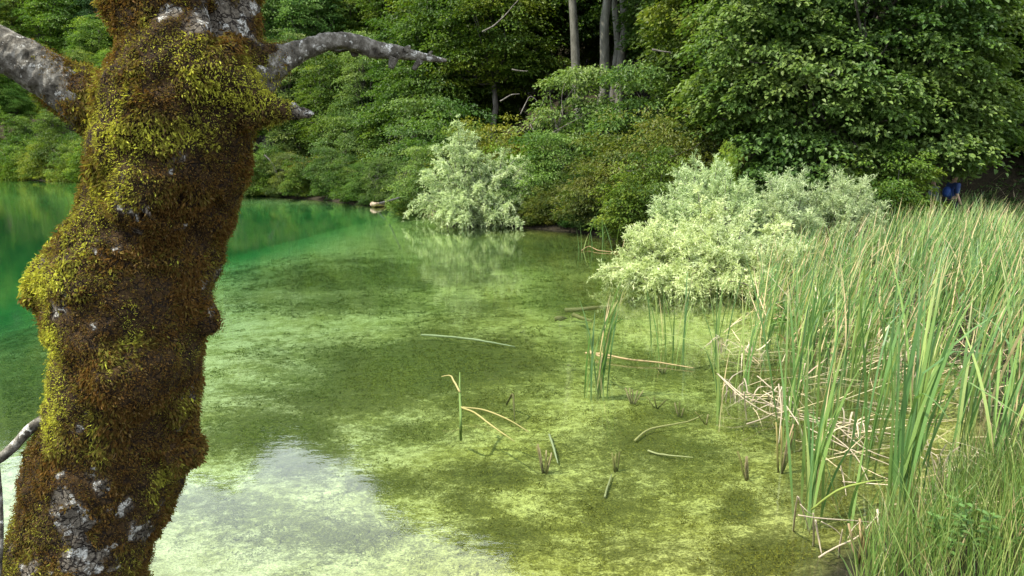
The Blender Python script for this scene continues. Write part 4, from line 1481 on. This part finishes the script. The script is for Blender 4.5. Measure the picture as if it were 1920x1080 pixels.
TAN = (.40, .30, .15)
PALE = (.44, .37, .26)
GRN = (.13, .20, .05)
px_stalk("reed_stalk", [(864, 823, -.25), (864, 790, .0), (862, 740, .14), (862, 698, .28)], 6, "single upright green reed stalk in the open water", "reed", GRN)
px_stalk("reed_stalk", [(862, 735, .17), (850, 712, .24), (843, 704, .27), (828, 706, .26)], 3.5, "drooping pale tip on the single upright reed stalk", "reed", (.40, .34, .14))
px_stalk("reed_stalk", [(864, 764, .08), (890, 774, .06), (925, 800, .02), (965, 828, -.02)], 4, "yellow bent stalk, lower of two leaning from the single reed", "reed", (.34, .30, .11))
px_stalk("reed_stalk", [(868, 764, .08), (905, 768, .07), (950, 785, .05), (992, 810, .0)], 3.5, "yellow bent stalk, upper of two leaning from the single reed", "reed", (.33, .29, .11))
px_stalk("floating_straw", [(1098, 662, .03), (1130, 664, .05), (1180, 674, .04), (1240, 680, .03), (1300, 690, .02)], 4, "long tan straw floating beside the lone cattail clump", "straw", TAN)
px_stalk("floating_straw", [(1105, 658, .02), (1125, 668, .03), (1150, 672, .02)], 4, "short tan straw at the foot of the lone cattail clump", "straw", TAN)
px_stalk("dead_twig", [(1090, 470, .02), (1105, 462, .06), (1125, 470, .03), (1180, 474, .02)], 2, "brown forked twig floating by the thin reeds", "twig", (.34, .24, .12))
px_stalk("dead_twig", [(803, 398, .02), (813, 402, .05), (803, 405, .02)], 3, "small pale twig floating off the far bank", "twig", PALE)
# the straw raft: bleached broken leaves in front of the marsh
raft = [[(1345, 700, .25), (1385, 740, .15), (1430, 770, .05), (1480, 790, .02)], [(1350, 705, .2), (1400, 745, .1), (1450, 760, .04), (1530, 775, .02)], [(1400, 735, .22), (1440, 755, .12), (1500, 790, .03)],
        [(1395, 735, .25), (1398, 770, .05), (1400, 790, -.05)], [(1460, 720, .3), (1465, 770, .12), (1460, 830, -.05)], [(1470, 755, .22), (1500, 800, .1), (1505, 830, .0)], [(1400, 795, .01), (1430, 785, .03), (1460, 770, .05)],
        [(1480, 780, .1), (1560, 800, .06), (1650, 830, .04)], [(1540, 800, .08), (1600, 850, .06), (1630, 905, .03)], [(1560, 790, .1), (1620, 840, .1), (1700, 870, .05)], [(1420, 705, .2), (1450, 730, .12), (1480, 745, .05)],
        [(1500, 780, .07), (1600, 805, .07), (1680, 815, .05), (1750, 840, .05)], [(1510, 800, .06), (1590, 840, .05), (1690, 880, .03)], [(1440, 760, .05), (1540, 785, .05), (1640, 800, .04)], [(1575, 870, .16), (1582, 900, .06), (1587, 930, .0)], [(1575, 872, .16), (1560, 905, .05), (1552, 925, .0)]]
labs = ["bleached straw at the raft's left tip reaching right", "bleached straw lying long across the raft's left half", "bleached straw slanting down in the raft's middle", "upright bleached straw in the raft's left half", "tall white straw standing in front of the tall marsh clump",
        "white straw bent down right of the tall white straw", "short pale straw under the raft's left half", "long straw from raft towards the broad leaved clump", "straw slanting steeply down in front of the broad leaved clump", "straw running behind the broad leaved clump",
        "small straw above the raft's left half", "longest straw lying along the raft's right half", "straw lying lowest along the raft's right half", "straw lying along the upper side of the raft", "right leg of the small bent straw left of the tallest clump", "left leg of the small bent straw left of the tallest clump"]
for pts, lab in zip(raft, labs):
    px_stalk("dead_straw", pts, 2.6, lab, "straw", np.array(PALE) * rng.uniform(.75, 1.15), "bleached straws of the raft")
bent = [([(1487, 1000, -.2), (1490, 970, .05), (1495, 930, .34)], 9, "white straw standing leftmost of the bent straws before the fan shaped clump"), ([(1497, 932, .33), (1508, 965, .15), (1518, 1000, .0)], 6, "white straw bent down from the leftmost one's tip"),
        ([(1525, 1035, -.2), (1526, 1000, .02), (1525, 962, .22)], 9, "white straw standing in the middle of the bent straws"), ([(1529, 975, .2), (1535, 1010, .08), (1541, 1040, .0)], 8, "white straw bent to the right of the middle one"),
        ([(1573, 1068, -.2), (1574, 1030, .02), (1580, 992, .18)], 9, "white straw standing rightmost of the bent straws"), ([(1496, 966, .22), (1540, 972, .2), (1600, 976, .17), (1640, 980, .14)], 6, "thin straw lying level across the bent straws"),
        ([(1535, 1045, .0), (1570, 1025, .06), (1610, 1005, .12), (1650, 960, .25)], 8, "tan straw curving up to the tallest nearest clump"), ([(1645, 955, .3), (1650, 1000, .2), (1660, 1040, .05)], 10, "broad white straw drooping from the tallest nearest clump"),
        ([(1660, 1030, .15), (1675, 1050, .1), (1690, 1075, .05)], 8, "tan straw at the foot of the tallest nearest clump"), ([(1540, 978, .2), (1565, 992, .14), (1578, 1005, .1)], 5, "tan straw joining middle and rightmost bent straws"),
        ([(1590, 1010, .1), (1600, 990, .16), (1615, 975, .2)], 5, "short tan straw rising between the bent straws and tallest clump"), ([(1500, 945, .3), (1515, 960, .26), (1524, 965, .22)], 4, "thin straw linking the leftmost and middle bent straws")]
for pts, w, lab in bent:
    px_stalk("dead_straw", pts, w * .5, lab, "straw", np.array(PALE) * rng.uniform(.85, 1.15))
# a green leaf lying over to the left of the tallest clump
px_stalk("reed_stalk", [(1522, 955, .2), (1570, 920, .35), (1620, 905, .4), (1655, 900, .42)], 5, "green leaf lying slantwise between the fan shaped and tallest clump", "reed", (.22, .28, .06))

# ---- sunken sticks and stones
WOOD = (.30, .28, .17)
sunk = [([(790, 628, -.30), (850, 632, -.28), (910, 640, -.28), (965, 650, -.32)], 4.5, "pale sunken branch lying across the lake bed in the middle", (.34, .34, .2)),
        ([(1190, 826, -.3), (1215, 806, -.28), (1250, 798, -.27), (1290, 790, -.27), (1318, 778, -.24)], 4, "curved sunken root right of the drowned stub", (.36, .30, .13)),
        ([(1030, 815, -.3), (1038, 840, -.3), (1046, 868, -.32)], 5, "short pale sunken stick below the broken brown stub", (.30, .29, .17)),
        ([(1134, 932, -.3), (1140, 910, -.3), (1147, 890, -.3)], 4.5, "short brown sunken stick in the middle of the near shallows", (.26, .24, .12)),
        ([(1060, 582, -.18), (1110, 578, -.12), (1150, 574, -.15)], 9, "dark sunken log left of the lone cattail clump", (.16, .14, .06)),
        ([(1075, 590, -.2), (1090, 596, -.18), (1110, 602, -.2)], 8, "thin sunken branch below the dark sunken log", (.20, .17, .07)),
        ([(1040, 598, -.25), (1050, 597, -.24), (1062, 597, -.26)], 10, "small sunken wood piece left of the dark sunken log", (.18, .15, .06)),
        ([(950, 758, -.3), (955, 748, -.2), (962, 742, -.1), (965, 790, -.3)], 5, "small dark hooked twig under the yellow bent stalks", (.12, .10, .04)),
        ([(1090, 980, -.3), (1115, 988, -.3), (1140, 998, -.3)], 5, "thin dark stick on the near lake bed", (.10, .09, .04)),
        ([(1380, 1018, -.25), (1430, 1016, -.2), (1470, 1022, -.2)], 8, "brown sunken stalk reaching in from the bent straws", (.20, .16, .07)),
        ([(1215, 845, -.3), (1240, 852, -.3), (1300, 858, -.28)], 4, "thin pale rootlet lying below the curved sunken root", (.36, .32, .16))]
for pts, w, lab, colr in sunk:
    px_stalk("sunken_stick", pts, w, lab, "stick", colr, sides=8)


def stone(px, py, spx, seed, label, flat=.6, z=0.0, m=None):
    p = P(px, py, z)
    s = spx * p[1] / F / 2
    u, v = np.meshgrid(np.linspace(0, 2 * np.pi, 14, endpoint=False), np.linspace(.05, np.pi - .05, 9), indexing='ij')
    d = np.stack([np.cos(u) * np.sin(v), np.sin(u) * np.sin(v), np.cos(v)], -1).reshape(-1, 3)
    V = d * s * (.75 + .55 * fbm(d + seed * 3.1, 1.8, seed, 3))[:, None] * np.array([1, .8, flat])
    k = np.arange(14 * 9).reshape(14, 9)
    k2 = np.roll(k, -1, 0)
    f = np.stack([k[:, :-1], k[:, 1:], k2[:, 1:], k2[:, :-1]], -1).reshape(-1, 4)
    o = obj("stone", mk_mesh("stone", V, [f, ], None, True, [m or M_ROCK]), None, tuple(p))
    tag(o, label, "stone")


stone(1086, 422, 26, 3, "grey stone at the foot of the shaded bank", z=.05)
stone(1036, 971, 9, 5, "small black round stone on the near lake bed", z=-.36, m=M_DARKWOOD)
stone(1062, 428, 16, 8, "smaller grey stone left of the bank stone", z=.0)
stone(940, 422, 10, 9, "tiny pale stone at the waterline of the shaded bank", z=.02)

# ---- bleached log and dark pole on the far bank, bare patches of shore
px_stalk("bleached_log", [(700, 384, .14), (706, 383, .16), (725, 384, .08), (748, 384, .06), (752, 379, .22)], 7, "bleached driftwood log with a knobby end lying at the far waterline", "log", (1, 1, 1), matl=M_DRIFT, sides=10)
stone(699, 383, 10, 12, "pale rounded stump knob at the end of the bleached log", z=.14, m=M_DRIFT, flat=.9)
px_stalk("dark_pole", [(712, 381, .25), (728, 377, .5), (750, 370, .95)], 4, "dark thin pole slanting up behind the bleached log", "pole", (1, 1, 1), matl=M_DARKWOOD, sides=8)
px_stalk("dead_snag", [(791, 362, .55), (790, 350, 1.0), (791, 344, 1.25), (788, 338, 1.5)], 6, "tan dead snag between tussocky bush and thin pale shrub", "snag", (1, 1, 1), matl=M_DRIFT, sides=8)


def bank_patch(px0, px1, py, th, y, label, seed):
    """bare earth ledge on the bank"""
    n = 14
    a, b = PD(px0, py, y), PD(px1, py, y)
    t = np.linspace(0, 1, n)[:, None]
    pts = a + (b - a) * t
    pts[:, 2] += (fbm(pts, 3, seed) - .5) * .1
    V, f = tube(pts, th * y / F * (.5 + fbm(pts, 4, seed + 2)), 8)
    V[:, 1] = y + (V[:, 1] - y) * 4
    o = obj("earth_ledge", mk_mesh("earth_ledge", V, f, None, True, [M_DRIFT]))
    tag(o, label, "bank ledge", kind="structure")


bank_patch(948, 998, 391, 2.5, 30.6, "pale bare earth ledge on the opposite bank", 4)
bank_patch(886, 922, 417, 2, 29.6, "tan bare earth strip at the waterline under the trailing willow", 6)

# ---- bare dead twigs in the shrubs
tw = [([(905, 60), (930, 45), (955, 20), (972, 0)], 40, 3.5, "grey bare branch arching in the upper forest"), ([(1222, 93), (1240, 96), (1258, 98)], 20.5, 4, "pale bare twig sticking out of the great broadleaf tree's left flank"),
      ([(960, 130), (975, 133), (990, 133)], 30, 3, "short grey twig above the yellow tips"), ([(938, 190), (955, 180), (975, 176)], 30, 3, "grey dead branch in the yellow green shrub"), ([(975, 215), (985, 195), (995, 180), (1010, 192)], 30, 2.5, "forked dead twig in the shadow gap by the yellow green shrub"),
      ([(495, 290), (510, 305), (520, 325), (530, 338)], 52, 3, "pale bowed dead stem in the shrub right of the mossy trunk")]
for pts, y, w, lab in tw:
    s = spline(np.array([PD(a, b, y) for a, b in pts]), 14)
    V, f = tube(s, np.linspace(1, .4, 14) * w * y / F / 2, 6)
    V = V + (np.stack([fbm(V, 3, sd) for sd in (1, 2, 3)], 1) - .5) * .06
    tag(obj("dead_branch", mk_mesh("dead_branch", V, f, None, True, [M_TWIG])), lab, "branch")

# ------------------------------------------------------------------ grass and herbs on the near bank, bottom right
gp = np.array([P(a, b)[:2] for a, b in [(1740, 960), (1830, 900), (2100, 880), (2200, 1300), (1640, 1300), (1600, 1110), (1670, 1020)]])
c = q.uniform(gp.min(0), gp.max(0), (11000, 2))
c = c[inside(c, gp)]
z = height(c)
n = len(c)
az = q.uniform(0, 6.28, n)
rng = np.random.default_rng(55)
V, f, k, t = strips(np.concatenate([c, z[:, None]], 1), az, np.abs(q.normal(.12, .12, n)), np.abs(q.normal(.5, .4, n)), q.uniform(.15, .55, n), q.uniform(.003, .006, n), 5)
gc = np.array([(.09, .17, .035), (.13, .21, .045), (.21, .26, .075)])[q.integers(0, 3, n)] * q.uniform(.7, 1.3, (n, 1))
gc[q.random(n) < .08] = (.42, .34, .18)
gr = obj("grass", mk_mesh("grass", V, f, np.repeat(gc, k, 0), False, [M_REED]))
tag(gr, "fine fresh green grass on the near bank at the bottom corner", "grass", kind="stuff")


def herb(px, py, hgt, nl, seed, label, col=(.10, .19, .05)):
    r = np.random.default_rng(seed)
    p = P(px, py, .12)
    p[2] = hz(p[0], p[1])
    e = obj("herb_plant", None, None, tuple(p))
    tag(e, label, "herb", "leafy herbs in the grass")
    top = np.array([r.normal(0, .08), r.normal(0, .08), hgt])
    path = gnarl(np.zeros(3), top, 7, .03, seed)
    V, f = tube(path, np.linspace(.004, .002, 7), 5)
    obj("stem", mk_mesh("herb_stem", V, f, np.broadcast_to(np.array([.14, .2, .06]), (len(V), 3)), True, [M_LEAF]), e)
    for i in range(nl):
        t = .25 + .75 * i / nl
        b = np.array([np.interp(t, np.linspace(0, 1, 7), path[:, j]) for j in range(3)])
        a = i * 2.4
        ax = np.array([[np.cos(a), np.sin(a), .35]])
        V, f, _ = leaves(b[None], ax, np.array([[0, 0, 1.]]), np.array([.06 * r.uniform(.7, 1.4)]), np.array([.034]), .2, 'hex')
        obj("leaf", mk_mesh("herb_leaf", V, f, np.broadcast_to(np.array(col) * r.uniform(.8, 1.4), (len(V), 3)), False, [M_LEAF]), e)


for i, (a, b, h, lab) in enumerate([(1770, 1075, .3, "broad leaved herb at the bottom edge, leftmost in the grass"), (1812, 1060, .34, "broad leaved herb right of the leftmost one in the grass"), (1745, 1040, .3, "broad leaved herb where the grass meets the tallest reeds"),
                                    (1850, 1080, .3, "broad leaved herb at the bottom edge in the middle of the grass"), (1895, 1075, .3, "broad leaved herb in the picture's bottom right corner"), (1790, 1020, .3, "broad leaved herb in the upper half of the grass"),
                                    (1880, 1020, .32, "broad leaved herb near the right edge above the corner one")]):
    herb(a, b, h, 16, 800 + i, lab)

# ------------------------------------------------------------------ people beyond the reeds
def flat_mat(name, colr, rough=.8):
    m, N, Lk = mat(name)
    out = N.new("ShaderNodeOutputMaterial")
    pb = N.new("ShaderNodeBsdfPrincipled")
    pb.inputs['Roughness'].default_value = rough
    tc = N.new("ShaderNodeTexCoord")
    ns = N.new("ShaderNodeTexNoise")
    ns.inputs['Scale'].default_value = 14
    Lk.new(tc.outputs['Object'], ns.inputs['Vector'])
    rp = N.new("ShaderNodeValToRGB")
    rp.color_ramp.elements[0].color = (*[c * .75 for c in colr], 1)
    rp.color_ramp.elements[1].color = (*[min(1, c * 1.2) for c in colr], 1)
    Lk.new(ns.outputs['Fac'], rp.inputs['Fac'])
    Lk.new(rp.outputs['Color'], pb.inputs['Base Color'])
    Lk.new(pb.outputs[0], out.inputs['Surface'])
    return m


def skinned(name, pts, edges, radii, material, sub=2):
    me = bpy.data.meshes.new(name)
    me.from_pydata([tuple(p) for p in pts], edges, [])
    o = bpy.data.objects.new("tmp", me)
    COL.objects.link(o)
    o.modifiers.new("k", 'SKIN')
    for i, r in enumerate(radii):
        me.skin_vertices[0].data[i].radius = (r, r) if not isinstance(r, tuple) else r
    me.skin_vertices[0].data[0].use_root = True
    s = o.modifiers.new("s", 'SUBSURF')
    s.levels = s.render_levels = sub
    dg = bpy.context.evaluated_depsgraph_get()
    r = bpy.data.meshes.new_from_object(o.evaluated_get(dg))
    bpy.data.objects.remove(o)
    r.name = name
    r.materials.clear()
    r.materials.append(material)
    r.polygons.foreach_set("use_smooth", np.ones(len(r.polygons), bool))
    return r


SKIN = flat_mat("skin", (.50, .32, .23), .6)


def person(x, y, z, rz, h, shirt, trousers, hair, label, pack=None):
    k = h / 1.75
    e = obj("person", None, None, (x, y, z), rz, (k, k, k))
    tag(e, label, "person")
    # pelvis root, spine, neck, head, arms with hands, legs in a slow stride
    pts = [(0, 0, .95), (0, -.01, 1.15), (0, -.02, 1.38), (0, 0, 1.50), (0, .015, 1.57), (0, .02, 1.66), (0, .0, 1.73),
           (.18, -.01, 1.42), (.23, -.05, 1.14), (.21, .08, .92), (.21, .12, .84), (-.18, -.01, 1.42), (-.23, .03, 1.14), (-.22, -.01, .90), (-.22, .0, .81),
           (.10, 0, .90), (.11, .12, .50), (.11, .08, .09), (.11, .21, .03), (-.10, 0, .90), (-.11, -.02, .50), (-.11, -.20, .12), (-.11, -.09, .03)]
    ed = [(0, 1), (1, 2), (2, 3), (3, 4), (4, 5), (5, 6), (2, 7), (7, 8), (8, 9), (9, 10), (2, 11), (11, 12), (12, 13), (13, 14), (0, 15), (15, 16), (16, 17), (17, 18), (0, 19), (19, 20), (20, 21), (21, 22)]
    ra = [.14, .13, .15, .06, .07, .095, .06, .065, .045, .034, .03, .065, .045, .034, .03, .095, .062, .045, .035, .095, .062, .045, .035]
    obj("body", skinned("person_body", pts, ed, ra, SKIN), e)
    sp = [pts[0], pts[1], pts[2], (0, 0, 1.46), pts[7], pts[8], pts[11], pts[12]]
    obj("shirt", skinned("person_shirt", sp, [(0, 1), (1, 2), (2, 3), (2, 4), (4, 5), (2, 6), (6, 7)], [.165, .155, .175, .085, .085, .065, .085, .065], flat_mat("shirt", shirt)), e)
    tr = [pts[0], pts[15], pts[16], pts[17], pts[19], pts[20], pts[21]]
    obj("trousers", skinned("person_trousers", tr, [(0, 1), (1, 2), (2, 3), (0, 4), (4, 5), (5, 6)], [.155, .11, .08, .065, .11, .08, .065], flat_mat("trousers", trousers)), e)
    obj("hair", skinned("person_hair", [(0, -.02, 1.72), (0, -.045, 1.66), (0, -.05, 1.58)], [(0, 1), (1, 2)], [.098, .098, .06], flat_mat("hair", hair)), e)
    for s in (-1, 1):
        obj("eye", skinned("person_eye", [(s * .032, .105, 1.665), (s * .032, .112, 1.665)], [(0, 1)], [.010, .010], flat_mat("eye", (.04, .03, .03)), 1), e)
    obj("nose", skinned("person_nose", [(0, .10, 1.65), (0, .125, 1.63)], [(0, 1)], [.014, .012], SKIN, 1), e)
    if pack:
        obj("backpack", skinned("person_backpack", [(0, -.20, 1.05), (0, -.21, 1.2), (0, -.19, 1.38)], [(0, 1), (1, 2)], [.12, .14, .10], flat_mat("backpack", pack)), e)
    return e


def stand_person(px, y, head_py, h, **kw):
    x = X(px, y)
    top = PD(px, head_py, y)[2]
    person(x, y, max(hz(x, y), top - h), kw.pop("rz", -1.2), h, **kw)


stand_person(1745, 22.5, 345, 1.62, rz=1.4, shirt=(.30, .36, .36), trousers=(.05, .05, .06), hair=(.14, .055, .03), label="person in a grey shirt with reddish hair walking behind the reeds")
stand_person(1782, 22.0, 343, 1.66, rz=-1.4, shirt=(.02, .05, .17), trousers=(.02, .02, .03), hair=(.02, .015, .012), label="person with a bright blue backpack in the shade behind the reeds", pack=(.015, .06, .26))
stand_person(799, 36.5, 322, 1.70, rz=2.6, shirt=(.62, .68, .74), trousers=(.50, .54, .60), hair=(.06, .04, .03), label="person in pale blue clothes half hidden behind the thin pale shrub")
